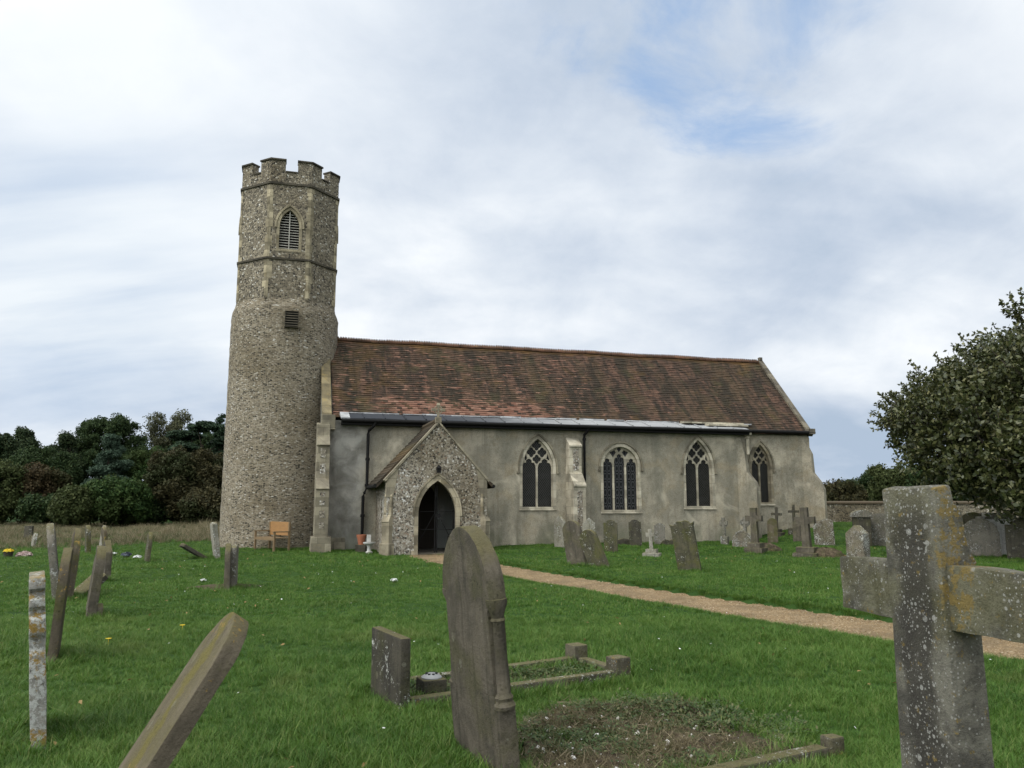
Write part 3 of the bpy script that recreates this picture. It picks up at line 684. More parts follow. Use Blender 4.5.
m = MB(); u = -6.2; rs = random.Random(3)
while u < 12.6:
    L_ = .3; zz = RIDGE_Z - .06 + .012 * math.sin(u * 1.7) + rs.uniform(-.008, .008)
    pr = [(.15 * math.cos(t), .11 * math.sin(t)) for t in np.linspace(-.25, PI + .25, 9)]
    m.prism(pr, lambda a, b, d, u=u, zz=zz: (u + d, RIDGE_V + a, zz + b), 0, L_ - .015)
    for q in range(3): m.box(u + .02 + q * .095, u + .075 + q * .095, RIDGE_V - .02, RIDGE_V + .02, zz + .105, zz + .15)
    u += L_
m.build('ridge', RIDGE, roof)
# lead apron along the nave eaves with its rolls, pale turned edge and dark fascia doubling as the gutter's shadow
m = MB(); A0, A1 = (-.3, 4.42), (.5, 4.665)
nl = 40; rs = random.Random(8)
for i in range(nl):
    ua = -5.95 + (9.62 + 5.95) * i / nl; ub = -5.95 + (9.62 + 5.95) * (i + 1) / nl
    w0 = .012 * math.sin(ua * 2.3) ; w1 = .012 * math.sin(ub * 2.3)
    m.add([(ua, A0[0], A0[1] + w0), (ub, A0[0], A0[1] + w1), (ub, A1[0], A1[1] + w1), (ua, A1[0], A1[1] + w0), (ua, A0[0], A0[1] - .05 + w0), (ub, A0[0], A0[1] - .05 + w1), (ub, A1[0], A1[1] - .06), (ua, A1[0], A1[1] - .06)],
          [(0, 1, 2, 3), (4, 7, 6, 5), (0, 4, 5, 1), (3, 2, 6, 7)] + ([(0, 3, 7, 4)] if i == 0 else []) + ([(1, 5, 6, 2)] if i == nl - 1 else []))
for i in range(1, 22):
    uu = -5.95 + i * .71; m.tube([(uu, A0[0] - .004, A0[1] + .015), (uu, A1[0], A1[1] + .015)], .022, 6)
lead = m.build('lead_apron', LEAD, church)
m = MB(); rs = random.Random(2); u = -5.7
while u < 9.5:
    L_ = rs.uniform(.5, 1.3); m.box(u, u + L_ - rs.choice([.02, .02, .15]), A1[0] - .03, A1[0] + rs.uniform(.05, .1), A1[1] + .004, A1[1] + rs.uniform(.03, .06)); u += L_
m.prism([(-.32, 4.44), (.45, 4.70), (.45, 4.6), (-.32, 4.39)], lambda v, z, d: (-6.02 + d, v, z), 0, .3)
m.build('lead_flashing', LEAD_PALE, lead)
m = MB(); m.box(-6.0, 9.66, -.26, -.02, 4.2, 4.36); m.tube([(-6.0, -.33, 4.34), (9.7, -.33, 4.34)], .062, 8)  # black fascia box made deeper to imitate the shadow below the gutter
m.tube([(9.66, .2, 4.4), (13.0, .2, 4.4)], .065, 8); m.box(9.66, 12.9, .27, .38, 4.3, 4.45)
m.build('gutter', IRON, church)
m = MB(); m.prism([(-.1, 0), (.24, 0), (.24, .1), (-.1, .06)], lambda v, z, d: (7.1 + d, .28 + v, 4.64 + z), 0, 2.62)
m.prism([(-.1, 0), (.24, 0), (.24, .12), (-.1, .07)], lambda v, z, d: (8.0 + d, .0 + v, 4.54 + z), 0, 1.74)
m.lathe([(.07, 0), (.1, .05), (.07, .1), (.16, .16), (.16, .24)], 8, (9.68, -.1, 4.05))
m.lathe([(.06, -.6), (.07, 0)], 8, (9.68, -.1, 4.05))
m.build('eaves_corner_stone', LIME_PALE, church)
# gable copings
def coping(name, u0, u1, v0, v1, lift, th, material):
    mm = MB(); pts = [(v0, zr(v0) + lift), (RIDGE_V, RIDGE_Z + lift), (2 * RIDGE_V - v0, zr(v0) + lift)]
    mm.sweep(pts, lambda a, b, d: (u0 + d, a, b), -th, .0, 0, u1 - u0)
    rs = random.Random(1)
    return mm
m = coping('c', 12.74, 12.96, .2, 0, .1, .16, LIME); m.box(12.7, 12.99, .14, .42, 4.34, 4.56); m.box(12.78, 12.92, 3.52, 3.68, RIDGE_Z + .08, RIDGE_Z + .2)
m.build('east_coping', LIME_DARK, church)
m = coping('c', -6.62, -6.3, .3, 0, .2, .24, LIME_YEL)
m.build('west_coping', LIME_YEL, church)

# buttresses: outline in (distance out, height), extruded across
def buttress(prof, base, direction, half, name='buttress', material=LIME, z0=0):
    d = Vector((direction[0], direction[1])).normalized(); nn = Vector((-d.y, d.x))
    return MB().prism(prof, lambda a, z, t: (base[0] + d.x * a + nn.x * t, base[1] + d.y * a + nn.y * t, z), -half, half)
b = buttress([(-.3, -.5), (1.0, -.5), (1.0, 1.98), (1.06, 2.02), (.66, 2.36), (.62, 3.42), (.68, 3.46), (.32, 3.8), (.3, 4.18), (-.3, 4.3)], (-6.58, 0), (0, -1), .215)
b.box(-6.66, -6.2, -.28, .34, 4.02, 4.52); b.box(-6.9, -6.26, -1.12, -.2, -.5, .5); b.box(-6.25, -5.75, -.1, .2, -.5, .42); bt = b.build('buttress', HOOD, church, bevel=.02, rough=.006)
for z, h in ((.75, .2), (1.1, .22), (1.5, .14), (1.78, .14)): MB().box(-6.66, -6.5, -1.006, -.95, z, z + h).build('flint_panel', FL_PORCH, bt)
for z, h in ((2.5, .35), (3.05, .3)): MB().box(-6.67, -6.5, -.655, -.5, z, z + h).build('flint_panel', FL_PORCH, bt)
b = buttress([(-.05, -.5), (.78, -.5), (.78, 2.14), (.84, 2.14), (.84, 2.22), (.45, 2.62), (.4, 2.64), (.4, 3.58), (.46, 3.58), (.46, 3.64), (-.05, 3.98)], (2.36, 0), (0, -1), .24)
bt = b.build('buttress', LIME_PALE, church, bevel=.015, rough=.006)
MB().box(2.27, 2.47, -.786, -.7, .25, 2.0).build('flint_panel', FL_PORCH, bt); MB().box(2.27, 2.48, -.406, -.3, 2.72, 3.5).build('flint_panel', FL_PORCH, bt)
b = buttress([(-.3, -.5), (.56, -.5), (.56, 2.15), (.5, 2.36), (.2, 2.75), (.14, 3.5), (.02, 4.05), (-.3, 4.15)], (9.52, .08), (1, -1), .26)
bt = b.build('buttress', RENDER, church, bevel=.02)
d_ = Vector((1, -1)).normalized(); n_ = Vector((1, 1)).normalized()
m = MB(); rs = random.Random(4); z = 0.05
while z < 2.1:
    h = rs.uniform(.22, .34); wdt = rs.choice([.12, .22])
    c0 = Vector((9.52, .08)) + d_ * .57 + n_ * .265
    MB().prism([(0, z), (-wdt, z), (-wdt, z + h - .01), (0, z + h - .01)], lambda a, b_, t, c0=c0: (c0.x + n_.x * a + d_.x * (t - .1), c0.y + n_.y * a + d_.y * (t - .1), b_), 0, .105).build('quoin_stone', LIME_PALE, bt)
    z += h
b = buttress([(-.3, -.5), (.62, -.5), (.62, 2.1), (.5, 2.4), (.24, 2.78), (.2, 3.55), (-.05, 4.1), (-.3, 4.1)], (12.78, .48), (1, -1), .27)
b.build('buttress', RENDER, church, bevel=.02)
z = .05
while z < 4.2:
    h = rs.uniform(.25, .36); wdt = rs.choice([.1, .16]); MB().box(12.85 - wdt, 12.856, .392, .5, z, z + h - .012).build('quoin_stone', LIME, church); z += h
# rainwater pipes
m = MB(); m.tube([(-4.86, -.34, 4.3), (-4.9, -.3, 4.18), (-5.06, -.13, 4.02), (-5.08, -.12, 3.9), (-5.08, -.12, 2.1), (-5.16, -.14, 1.9), (-5.2, -.14, 1.8), (-5.2, -.14, -.1)], .05, 8)
for z in (3.0, 2.12, 1.1, .35): m.lathe([(.075, 0), (.075, .09)], 8, (-5.08 if z > 2 else -5.2, -.12 if z > 2 else -.14, z))
m.build('downpipe', IRON, church)
m = MB(); m.tube([(2.92, -.32, 4.3), (2.9, -.26, 4.2), (2.83, -.11, 4.05), (2.82, -.11, 3.9), (2.82, -.11, 2.4), (2.78, -.2, 2.3)], .05, 8); m.lathe([(.07, 0), (.07, .08)], 8, (2.82, -.11, 3.85))
m.build('downpipe', IRON, church)

# ---- porch
PU, PV0, PH = -3.17, -2.9, 1.58
porch = MB()
D_A, D_S, D_T = .6, 1.22, 2.26
front = [(PU - PH, -.5), (PU + PH, -.5), (PU + PH, 2.28), (PU, 4.06), (PU - PH, 2.28)]
porch.plate(front, [arch(D_A + .06, -.45, D_S, D_T + .08, 12, PU)], SOUTH(PV0), 0, .38)
slit = [(-1.72, .62), (-1.5, .62), (-1.5, 1.5), (-1.61, 1.68), (-1.72, 1.5)]
WALLW = lambda a, b, d: (PU - PH + .002 + d, a, b)
porch.plate([(PV0 + .382, -.5), (-.002, -.5), (-.002, 2.3), (PV0 + .382, 2.3)], [slit], WALLW, 0, .34)
porch.plate([(PV0 + .382, -.5), (-.002, -.5), (-.002, 2.3), (PV0 + .382, 2.3)], [], lambda a, b, d: (PU + PH - .002 - d, a, b), 0, .34)
po = porch.build('porch', FL_PORCH, church)
m = MB(); ix0, ix1 = PU - PH + .345, PU + PH - .345            # plastered lining, floor and benches inside
m.box(ix0 - .02, ix0 + .01, -2.5, -.03, -.1, 2.25); m.box(ix1 - .01, ix1 + .02, -2.5, -.03, -.1, 2.25); m.plate([(ix0, -.1), (ix1, -.1), (ix1, 2.2), (PU, 3.7), (ix0, 2.2)], [], SOUTH(-.05), 0, .03)
m.build('plaster_lining', INNER, po)
MB().box(ix0, ix1, PV0 + .02, -.04, -.3, .03).build('floor', LIME_DARK, po)
for s in (-1, 1):
    x = PU + s * (PH - .52); MB().box(x - .17, x + .17, -2.45, -.1, .03, .45).build('side_bench', DOOR, po)
MB().plate(arch(.62, .03, 1.5, 2.35, 10, PU - .1), [], SOUTH(-.12), 0, .07).build('inner_door', DOOR, po)
MB().box(ix1 - .05, ix1 - .012, -1.5, -.8, 1.05, 1.75).build('notice_board', DOOR, po)
MB().box(PU + .42, PU + .78, -.085, -.052, 1.0, 1.5).build('notice_sheet', WHITE, po)
m = MB()
for s in (-1, 1):
    a0 = (PU + s * 1.86, 2.04); a1 = (PU, 4.02)
    m.prism([a0, a1, (a1[0], a1[1] + .13), (a0[0] - s * .02, a0[1] + .12)], SOUTH(PV0 + .3), 0, 2.6)
    n_c = 18
    for i in range(n_c):
        t = i / n_c; t2 = (i + 1) / n_c
        p = [(a0[0] + (a1[0] - a0[0]) * t, a0[1] + (a1[1] - a0[1]) * t + .12), (a0[0] + (a1[0] - a0[0]) * t2, a0[1] + (a1[1] - a0[1]) * t2 + .12), (a0[0] + (a1[0] - a0[0]) * t, a0[1] + (a1[1] - a0[1]) * t + .155)]
        m.prism(p, SOUTH(PV0 + .31), 0, 2.58)
m.tube([(PU, PV0 + .32, 4.15), (PU, -.2, 4.15)], .1, 8)
m.build('porch_roof', PTILES, po)
m = MB(); m.tube([(PU - 1.9, PV0 + .36, 2.1), (PU - 1.9, -.1, 2.08)], .06, 8); m.build('porch_gutter', IRON, po)
MB().tube([(PU + 1.88, PV0 + .3, 2.1), (PU + 1.88, -.1, 2.08)], .06, 8).build('porch_gutter', IRON, po)
m = MB(); pts = [(PU + PH + .06, 2.24), (PU, 4.09), (PU - PH - .06, 2.24)]
m.sweep(pts, SOUTH(PV0), -.05, .02, -.05, .42)
for s in (-1, 1): m.prism([(PU + s * PH, 2.28), (PU + s * (PH - .36), 2.28 + .36 * 1.12), (PU + s * (PH - .2), 1.75), (PU + s * (PH + .02), 1.75)], SOUTH(PV0), -.012, .37)
m.build('gable_coping', HOOD, po)
m = MB()
def celtic(mm, M, h, t=.1, ring=.0):
    pass
c0 = 4.2
m.box(PU - .09, PU + .09, PV0 - .02, PV0 + .18, c0 - .12, c0 + .06); m.box(PU - .035, PU + .035, PV0 + .04, PV0 + .12, c0 + .05, c0 + .46)
m.box(PU - .17, PU + .17, PV0 + .044, PV0 + .116, c0 + .26, c0 + .33)
m.sweep([(PU + .12 * math.cos(t), c0 + .295 + .12 * math.sin(t)) for t in np.linspace(0, 2 * PI, 17)[:-1]], SOUTH(PV0), -.02, .02, .05, .11, True)
for x, z in ((PU - .17, c0 + .295), (PU + .17, c0 + .295), (PU, c0 + .46)): m.box(x - .05, x + .05, PV0 + .042, PV0 + .118, z - .05, z + .05)
m.build('gable_cross', LIME, po, bevel=.01)
m = MB(); m.plate(arch(D_A + .12, -.45, D_S, D_T + .17, 14, PU), [arch(D_A, -.46 + .03, D_S, D_T, 14, PU)], SOUTH(PV0), -.016, .2)
m.sweep([(PU + D_A + .15, D_S - .05)] + arc_pts(D_A + .15, D_S, D_T + .21, 14, PU) + [(PU - D_A - .15, D_S - .05)], SOUTH(PV0), -.025, .025, -.04, .0)
for s in (-1, 1): m.box(PU + s * .7 - .1, PU + s * .7 + .1, PV0 - .04, PV0 + .18, -.4, .13)
m.build('door_arch', LIME, po)
m = MB(); zc = 2.62; m.box(PU - .06, PU + .06, PV0 - .2, PV0 - .1, zc - .12, zc + .02); m.lathe([(.1, 0), (.02, .1)], 6, (PU, PV0 - .15, zc + .02)); m.tube([(PU, PV0 - .15, zc + .08), (PU, PV0 + .02, zc + .12)], .018, 6)
m.build('lantern', IRON, po)
m = MB(); gy = PV0 + .24
for x in (-.55, -.03, .03, .55): m.tube([(PU + x, gy, .04), (PU + x, gy, 2.15 if abs(x) < .1 else 1.35)], .022, 6)
for s in (-1, 1):
    for z in (.12, .75, 1.3): m.tube([(PU + s * .03, gy, z), (PU + s * .56, gy, z)], .013, 6)
    m.tube([(PU + s * .03, gy, 1.28), (PU + s * .56, gy, .3)], .011, 6)
m.box(PU - .02, PU + .14, gy - .03, gy + .03, 1.12, 1.24)
m.build('gate', IRON, po)
for s in (-1, 1):
    b = buttress([(-.25, -.5), (.14, -.5), (.14, .98), (.17, 1.0), (.05, 1.22), (.03, 1.75), (.05, 1.77), (-.1, 1.98), (-.25, 1.98)], (PU + s * (PH - .07), PV0 + .07), (s, -1), .14)
    d_ = Vector((s, -1)).normalized(); b.box(-.25, .19, -.18, .18, -.5, .36, Matrix.Translation((PU + s * (PH - .07), PV0 + .07, 0)) @ Matrix.Rotation(math.atan2(d_.y, d_.x), 4, 'Z'))
    bt = b.build('porch_buttress', LIME, po, bevel=.015, rough=.005)

# ---- tower
TU, TV, AP = -7.96, 3.6, 1.79
tower = MB(); nseg = 72; rs = np.random.RandomState(2)
zs_ = np.concatenate([np.linspace(-.6, 8.5, 60), [8.62, 8.75, 8.88, 8.98]]); rings = []
for i, z in enumerate(zs_):
    r = 2.0 - .03 * (z / 9)
    f = smooth((z - 8.5) / .46)
    ring = []
    for q in range(nseg):
        t = 2 * PI * q / nseg; seg = (t + PI / 8) % (PI / 4) - PI / 8
        ro = AP / math.cos(seg); rr = r + rs.uniform(-.014, .014)
        rad = rr + (ro - rr) * f if f < 1 else ro - .003
        ring.append((TU + rad * math.cos(t), TV + rad * math.sin(t), z))
    rings.append(ring)
vs = [p for r_ in rings for p in r_]; N = len(rings)
tower.add(vs, [(i * nseg + q, i * nseg + (q + 1) % nseg, (i + 1) * nseg + (q + 1) % nseg, (i + 1) * nseg + q) for i in range(N - 1) for q in range(nseg)] + [tuple((N - 1) * nseg + q for q in range(nseg))])
to = tower.build('tower', FL_TOWER, church, smooth_=True)
SIDE = 2 * AP * math.tan(PI / 8)
def facet(k_, ap=AP):
    """k_=0 faces south, then anticlockwise seen from above"""
    t = -PI / 2 + k_ * PI / 4; nx_, ny_ = math.cos(t), math.sin(t); tx, ty = -ny_, nx_
    return lambda a, b, d: (TU + nx_ * (ap - d) + tx * a, TV + ny_ * (ap - d) + ty * a, b)
bw = (.35, 10.8, 11.68, 12.3)
m = MB()
for q in range(8):
    hole = [arch(bw[0] + .05, bw[1] - .05, bw[2], bw[3] + .08, 10)] if q in (0, 2, 6) else []
    m.plate([(-SIDE / 2, 8.9), (SIDE / 2, 8.9), (SIDE / 2, 13.3), (-SIDE / 2, 13.3)], hole, facet(q), 0, .3, True)
m.build('belfry_stage', FL_UPPER, to)
for q in (0, 2, 6):
    P = facet(q); a, zb, zs, za = bw
    t = MB(); t.plate(arch(a + .1, zb - .1, zs, za + .12, 12), [arch(a, zb, zs, za, 12)], P, -.015, .28)
    t.sweep([(a + .14, zs - .08)] + arc_pts(a + .14, zs, za + .17, 12) + [(-a - .14, zs - .08)], P, -.035, .035, -.06, .0)
    wi = t.build('belfry_window', LIME_TOWER, to)
    t = MB(); z = zb + .06
    while z < za - .06:
        hw = a if z < zs else max(.03, np.interp(z, [p[1] for p in arc_pts(a, zs, za, 12)[:13]], [p[0] for p in arc_pts(a, zs, za, 12)[:13]]) - .005)
        t.add([P(-hw, z, .09), P(hw, z, .09), P(hw, z + .055, .19), P(-hw, z + .055, .19), P(-hw, z - .016, .095), P(hw, z - .016, .095), P(hw, z + .04, .195), P(-hw, z + .04, .195)], [(0, 1, 2, 3), (4, 7, 6, 5), (0, 4, 5, 1), (3, 2, 6, 7)])
        z += .1
    t.plate([(-.018, zb), (.018, zb), (.018, za - .02), (-.018, za - .02)], [], P, .06, .1)
    t.build('louvres', LOUVRE, wi)
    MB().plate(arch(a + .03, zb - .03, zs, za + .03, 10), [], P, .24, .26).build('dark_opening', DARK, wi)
m = MB(); rs = random.Random(6)
for q in range(8):
    P = facet(q); z = 8.95 + .05 * (q % 3)
    while z < 13.2:
        h = rs.uniform(.22, .4); h = min(h, 13.22 - z)
        for s in (-1, 1):
            wdt = rs.choice([.08, .13, .19]) if z < 10.4 else rs.choice([.08, .11, .15])
            m.plate([(s * (SIDE / 2 - wdt), z), (s * (SIDE / 2 + .004), z), (s * (SIDE / 2 + .004), z + h - .008), (s * (SIDE / 2 - wdt), z + h - .008)], [], P, -.01, .05)
        z += h
tag(m.build('quoin_stones', LIME_TOWER, to), kind='stuff')
m = MB()
def oct_ring(mm, ap0, ap1, z0, z1):
    vs = []
    for ap, z in ((ap0, z0), (ap1, z0), (ap1, z1), (ap0, z1)):
        r = ap / math.cos(PI / 8); vs += [(TU + r * math.cos(PI / 8 + q * PI / 4), TV + r * math.sin(PI / 8 + q * PI / 4), z) for q in range(8)]
    fs = [(e * 8 + q, e * 8 + (q + 1) % 8, ((e + 1) % 4) * 8 + (q + 1) % 8, ((e + 1) % 4) * 8 + q) for e in range(4) for q in range(8)]
    mm.add(vs, fs)
oct_ring(m, AP - .1, AP + .05, 10.39, 10.46); m.build('string_course', CAP_DARK, to); m = MB(); oct_ring(m, AP - .1, AP + .05, 13.26, 13.34); m.build('string_course', CAP_DARK, to)
m = MB(); oct_ring(m, AP - .3, AP + .0, 13.35, 13.76); pa = m.build('parapet', FL_UPPER, to)
for q in range(8):
    P = facet(q); hw_ = SIDE / 2 - .525
    MB().plate([(-hw_, 13.762), (hw_, 13.762), (hw_, 13.805), (-hw_, 13.805)], [], P, -.035, .33).build('embrasure_sill', CAP_DARK, pa)
m = MB(); r = (AP - .2) / math.cos(PI / 8); m.add([(TU + r * math.cos(PI / 8 + q * PI / 4), TV + r * math.sin(PI / 8 + q * PI / 4), 13.4) for q in range(8)], [tuple(range(8))]); m.build('tower_roof', LEAD, to)
def merlon_plan(ap0, ap1, L_, k_):
    t = PI / 8 + k_ * PI / 4; c0 = ap1 / math.cos(PI / 8); ci = ap0 / math.cos(PI / 8)
    co = Vector((c0 * math.cos(t), c0 * math.sin(t))); cin = Vector((ci * math.cos(t), ci * math.sin(t)))
    d1 = Vector((math.cos(t + PI / 2 + PI / 8), math.sin(t + PI / 2 + PI / 8))); d2 = Vector((math.cos(t - PI / 2 - PI / 8), math.sin(t - PI / 2 - PI / 8)))
    n1 = Vector((math.cos(t + PI / 8), math.sin(t + PI / 8))) * (ap1 - ap0); n2 = Vector((math.cos(t - PI / 8), math.sin(t - PI / 8))) * (ap1 - ap0)
    e1 = co + d1 * L_; e2 = co + d2 * L_
    return [co, e1, e1 - n1, cin, e2 - n2, e2]
for q in range(8):
    pl = merlon_plan(AP - .3, AP, .52, q)
    MB().prism([tuple(p) for p in pl], lambda a, b, d: (TU + a, TV + b, 13.761 + d), 0, .44).build('merlon', FL_UPPER, pa)
    pl = merlon_plan(AP - .34, AP + .05, .56, q)
    MB().prism([tuple(p) for p in pl], lambda a, b, d: (TU + a, TV + b, 14.2 + d), 0, .06).build('merlon_cap', CAP_DARK, pa)
# small slatted opening low on the round stage
cu, cz = -7.74, 8.12; P = lambda a, b, d: (TU + .21 + a, TV - 2.1 + d, b)
fr = MB().plate([(-.245, cz - .3), (.245, cz - .3), (.245, cz + .3), (-.245, cz + .3)], [[(-.22, cz - .28), (.22, cz - .28), (.22, cz + .28), (-.22, cz + .28)]], P, 0, .2).build('slatted_opening', CAP_DARK, to)
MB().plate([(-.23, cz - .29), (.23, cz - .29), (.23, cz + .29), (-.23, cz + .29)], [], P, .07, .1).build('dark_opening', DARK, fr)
m = MB()
for i in range(6): z = cz - .24 + i * .09; m.add([P(-.22, z, .01), P(.22, z, .01), P(.22, z + .04, .06), P(-.22, z + .04, .06), P(-.22, z - .012, .012), P(.22, z - .012, .012)], [(0, 1, 2, 3), (0, 4, 5, 1)])
m.build('slats', CAP_DARK, fr)

# ------------------------------------------------------------------ gravestones
def outline(kind, w, h):
    a = w / 2; b = -.35
    if kind == 'round': top = [(a * math.cos(t), h - a * .95 + a * .95 * math.sin(t)) for t in np.linspace(0, PI, 15)]
    elif kind == 'segment': top = [(a * math.cos(t), h - a * .45 + a * .45 * math.sin(t)) for t in np.linspace(0, PI, 13)]
    elif kind == 'gothic': top = arc_pts(a, h - w * .72, h, 8)
    elif kind == 'lowgothic': top = arc_pts(a, h - w * .5, h, 8)
    elif kind == 'flat': top = [(a, h), (-a, h)]
    elif kind == 'gable': top = [(a, h - .45 * w), (a * .95, h - .42 * w), (0, h), (-a * .95, h - .42 * w), (-a, h - .45 * w)]
    elif kind == 'shoulder':
        top = [(a, h - .2 * w), (a * .72, h - .2 * w), (a * .66, h - .15 * w)] + [(a * .62 * math.cos(t), h - .14 * w + .14 * w * math.sin(t)) for t in np.linspace(.15, PI - .15, 9)] + [(-a * .66, h - .15 * w), (-a * .72, h - .2 * w), (-a, h - .2 * w)]
    elif kind == 'horned':
        top = [(a, h - .3 * w), (a * 1.08, h - .16 * w), (a * 1.1, h - .09 * w), (a * .9, h - .15 * w), (a * .72, h - .16 * w), (a * .6, h - .05 * w), (a * .35, h), (0, h - .015), (-a * .35, h), (-a * .6, h - .05 * w), (-a * .72, h - .16 * w), (-a * .9, h - .15 * w), (-a * 1.1, h - .09 * w), (-a * 1.08, h - .16 * w), (-a, h - .3 * w)]
    elif kind == 'scroll':
        top = [(a, h - .5), (a - .02, h - .47), (a - .02, h - .4), (a + .01, h - .36), (a + .012, h - .27), (a - .03, h - .235), (a - .03, h - .215), (a + .004, h - .19), (a + .004, h - .14), (a - .035, h - .115), (a - .035, h - .1), (a, h - .07), (a - .01, h - .01), (a - .03, h)]
        top = top + [(-x, z) for x, z in top[::-1]]
    elif kind == 'broken': top = [(a, h - .12 * w), (a * .7, h - .02), (a * .2, h), (-a * .3, h - .1 * w), (-a * .7, h - .05 * w), (-a, h - .2 * w)]
    return [(-a, b), (a, b)] + top
HEADS = 'weathered headstones standing in the churchyard'
def edge_yaw(p): return math.degrees(math.atan2(p.y, p.x)) - 180
def stone(base, w, h, t, yaw, kind, material, label, lean=(0, 0), name='headstone', cat='headstone', group=HEADS, bev=.016, cuts=2, rough=.006, edge=False, z=None):
    p = ground_at(*base) if not isinstance(base, Vector) else base
    if edge: yaw = edge_yaw(p) + yaw
    mm = MB().plate(outline(kind, w, h), [], lambda a, b, d: (a, d, b), -t / 2, t / 2)
    o = mm.build(name, material, None, bevel=bev, rough=rough, cuts=cuts, smooth_=40)
    o.location = p; o.rotation_euler = (R(lean[0]), R(lean[1]), R(yaw))
    return tag(o, label, cat, group)

# the tall gothic stone in front, with little columns let into its edges
p = Vector((-.165, 5.29, 0)); W_ = .85
m = MB(); hw = W_ / 2
body = [(-hw, -.35), (hw, -.35), (hw, .4), (hw - .05, .45), (hw - .06, .92), (hw - .06, .96), (hw, .99)] + arc_pts(hw, 1.0, 1.455, 12) + [(-hw, .99), (-hw + .06, .96), (-hw + .06, .92), (-hw + .05, .45), (-hw, .4)]
m.plate(body, [], lambda a, b, d: (a, d, b), -.055, .055)
tall = m.build('headstone', G_BROWN, None, bevel=.012, rough=.003, cuts=2, smooth_=40)
tall.location = p; tall.rotation_euler = (R(5.2), R(-.5), R(-66))
tag(tall, 'tall brown pointed headstone with small columns on its edges, nearest the path', 'headstone', HEADS)
for s in (-1, 1):
    m = MB(); x = s * (hw - .035)
    m.lathe([(.062, .40), (.066, .42), (.05, .445), (.056, .465), (.04, .49), (.034, .89), (.046, .905), (.036, .92), (.05, .96), (.066, 1.005), (.066, 1.03)], 14, (x, 0, 0))
    m.build('column', G_BROWN, tall, smooth_=40)

# the leaning slab at the front left
pl = Vector((-2.02, 3.98, -.1))
o = stone(pl, .6, 1.31, .09, -59, 'lowgothic', G_SLAB, 'thick brown slab leaning steeply to the right in the front left of the grass', (-33, -6), cuts=2, rough=.003)

# the big stone cross at the right edge
cyaw = R(-78.8); c_, s_ = math.cos(cyaw), math.sin(cyaw)
cor = ray(945, 628, 2.6); cw, ct = .27, .125
cx_ = cor.x - (c_ * cw / 2 - s_ * (-ct / 2)); cy_ = cor.y - (s_ * cw / 2 + c_ * (-ct / 2))
m = MB(); a = cw / 2
m.plate([(-a - .015, -.4), (a + .015, -.4), (a, 1.195), (a - .003, 1.39), (-a + .003, 1.39), (-a, 1.195)], [], lambda x, z, d: (x, d, z), -ct / 2, ct / 2)
for s in (-1, 1): m.plate([(s * (a - .006), 1.196), (s * .445, 1.2), (s * .445, 1.395), (s * (a - .006), 1.401)], [], lambda x, z, d: (x, d, z), -ct / 2 + .014, ct / 2 - .014)
m.plate([(-ct / 2 - .002, 1.25), (ct / 2 - .01, 1.25), (ct / 2 - .002, 1.39), (ct / 2 + .012, 1.403), (ct / 2 - .025, 1.46), (ct / 2 - .035, 1.57), (ct / 2 - .062, 1.595), (ct / 2 - .07, 1.655), (-ct / 2 - .002, 1.645)], [], lambda y, z, d: (d, y, z), -a + .001, a - .001)
cross = m.build('cross', G_CROSS, None, bevel=.009, rough=.0035, cuts=2, smooth_=40)
cross.location = (cx_ + .012, cy_, 0); cross.rotation_euler = (0, R(-.4), cyaw)
tag(cross, 'large lichen-spotted stone cross standing nearest, at the right edge', 'cross', 'stone grave crosses')

# kerbed grave in the middle foreground
GA = R(32.5); gx, gy = math.cos(GA), math.sin(GA)
def kb(mm, x0, y0, x1, y1, hw, z0, z1):
    L = math.hypot(x1 - x0, y1 - y0); M = Matrix.Translation((x0, y0, 0)) @ Matrix.Rotation(math.atan2(y1 - y0, x1 - x0), 4, 'Z'); return mm.box(0, L, -hw, hw, z0, z1, M)
A = Vector((-.80, 6.52)); B = Vector((.97, 7.6)); C_ = Vector((.64, 8.24)); D_ = Vector((-1.13, 7.1))
KG = empty('kerbed_grave', (.0, 7.3, 0), (0, 0, 0), 'low stone kerb with two stubby corner posts behind the tall pointed stone', 'grave kerb')
def loc(o, q, par): o.parent = par; return o
def kerb(parent, name, p0, p1, hw=.05, z1=.09, mat_=None):
    o0 = parent.location; m = MB(); kb(m, p0[0] - o0.x, p0[1] - o0.y, p1[0] - o0.x, p1[1] - o0.y, hw, -.15, z1)
    return m.build(name, mat_ or G_KERB, parent, bevel=.012, rough=.004, cuts=2)
kerb(KG, 'kerb', A, B); kerb(KG, 'kerb', D_, C_); kerb(KG, 'kerb', B + Vector((-.06, .12)), C_ + Vector((.05, -.1)), .05, .1)
for q in (B, C_):
    m = MB(); M = Matrix.Translation((q.x - KG.location.x, q.y - KG.location.y, 0)) @ Matrix.Rotation(GA, 4, 'Z')
    m.box(-.082, .082, -.082, .082, -.15, .205, M); m.build('corner_post', G_KERB, KG, bevel=.014, rough=.004)
BED1 = np.array([A + Vector((.0, .06)), B, C_, D_])
soil_sheet(np.array([tuple(A), tuple(B), tuple(C_), tuple(D_)]), 'planted_soil')
stone(Vector((-.985, 6.72, 0)), .68, .555, .085, -61, 'flat', G_DARK, 'low square-topped dark headstone at the end of the kerbed grave', cuts=2, rough=.003)
fv = empty('flower_vase', (-.66, 6.84, .1), (0, 0, R(25)), 'pale square flower holder with a pierced dome inside the kerbed grave', 'grave vase')
MB().box(-.1, .1, -.1, .1, -.1, .075).build('block', G_DARK, fv, bevel=.012)
kk = mat('pale_metal', .4, .5); PALEM = finish(kk, kk.mix(kk.noise(kk.obj, 20), (.12, .12, .12), (.27, .27, .26)))
do = MB().lathe([(.085, .075), (.085, .083), (.07, .096), (.045, .11), (.015, .115)], 20).build('dome', PALEM, fv, smooth_=True)
m = MB()
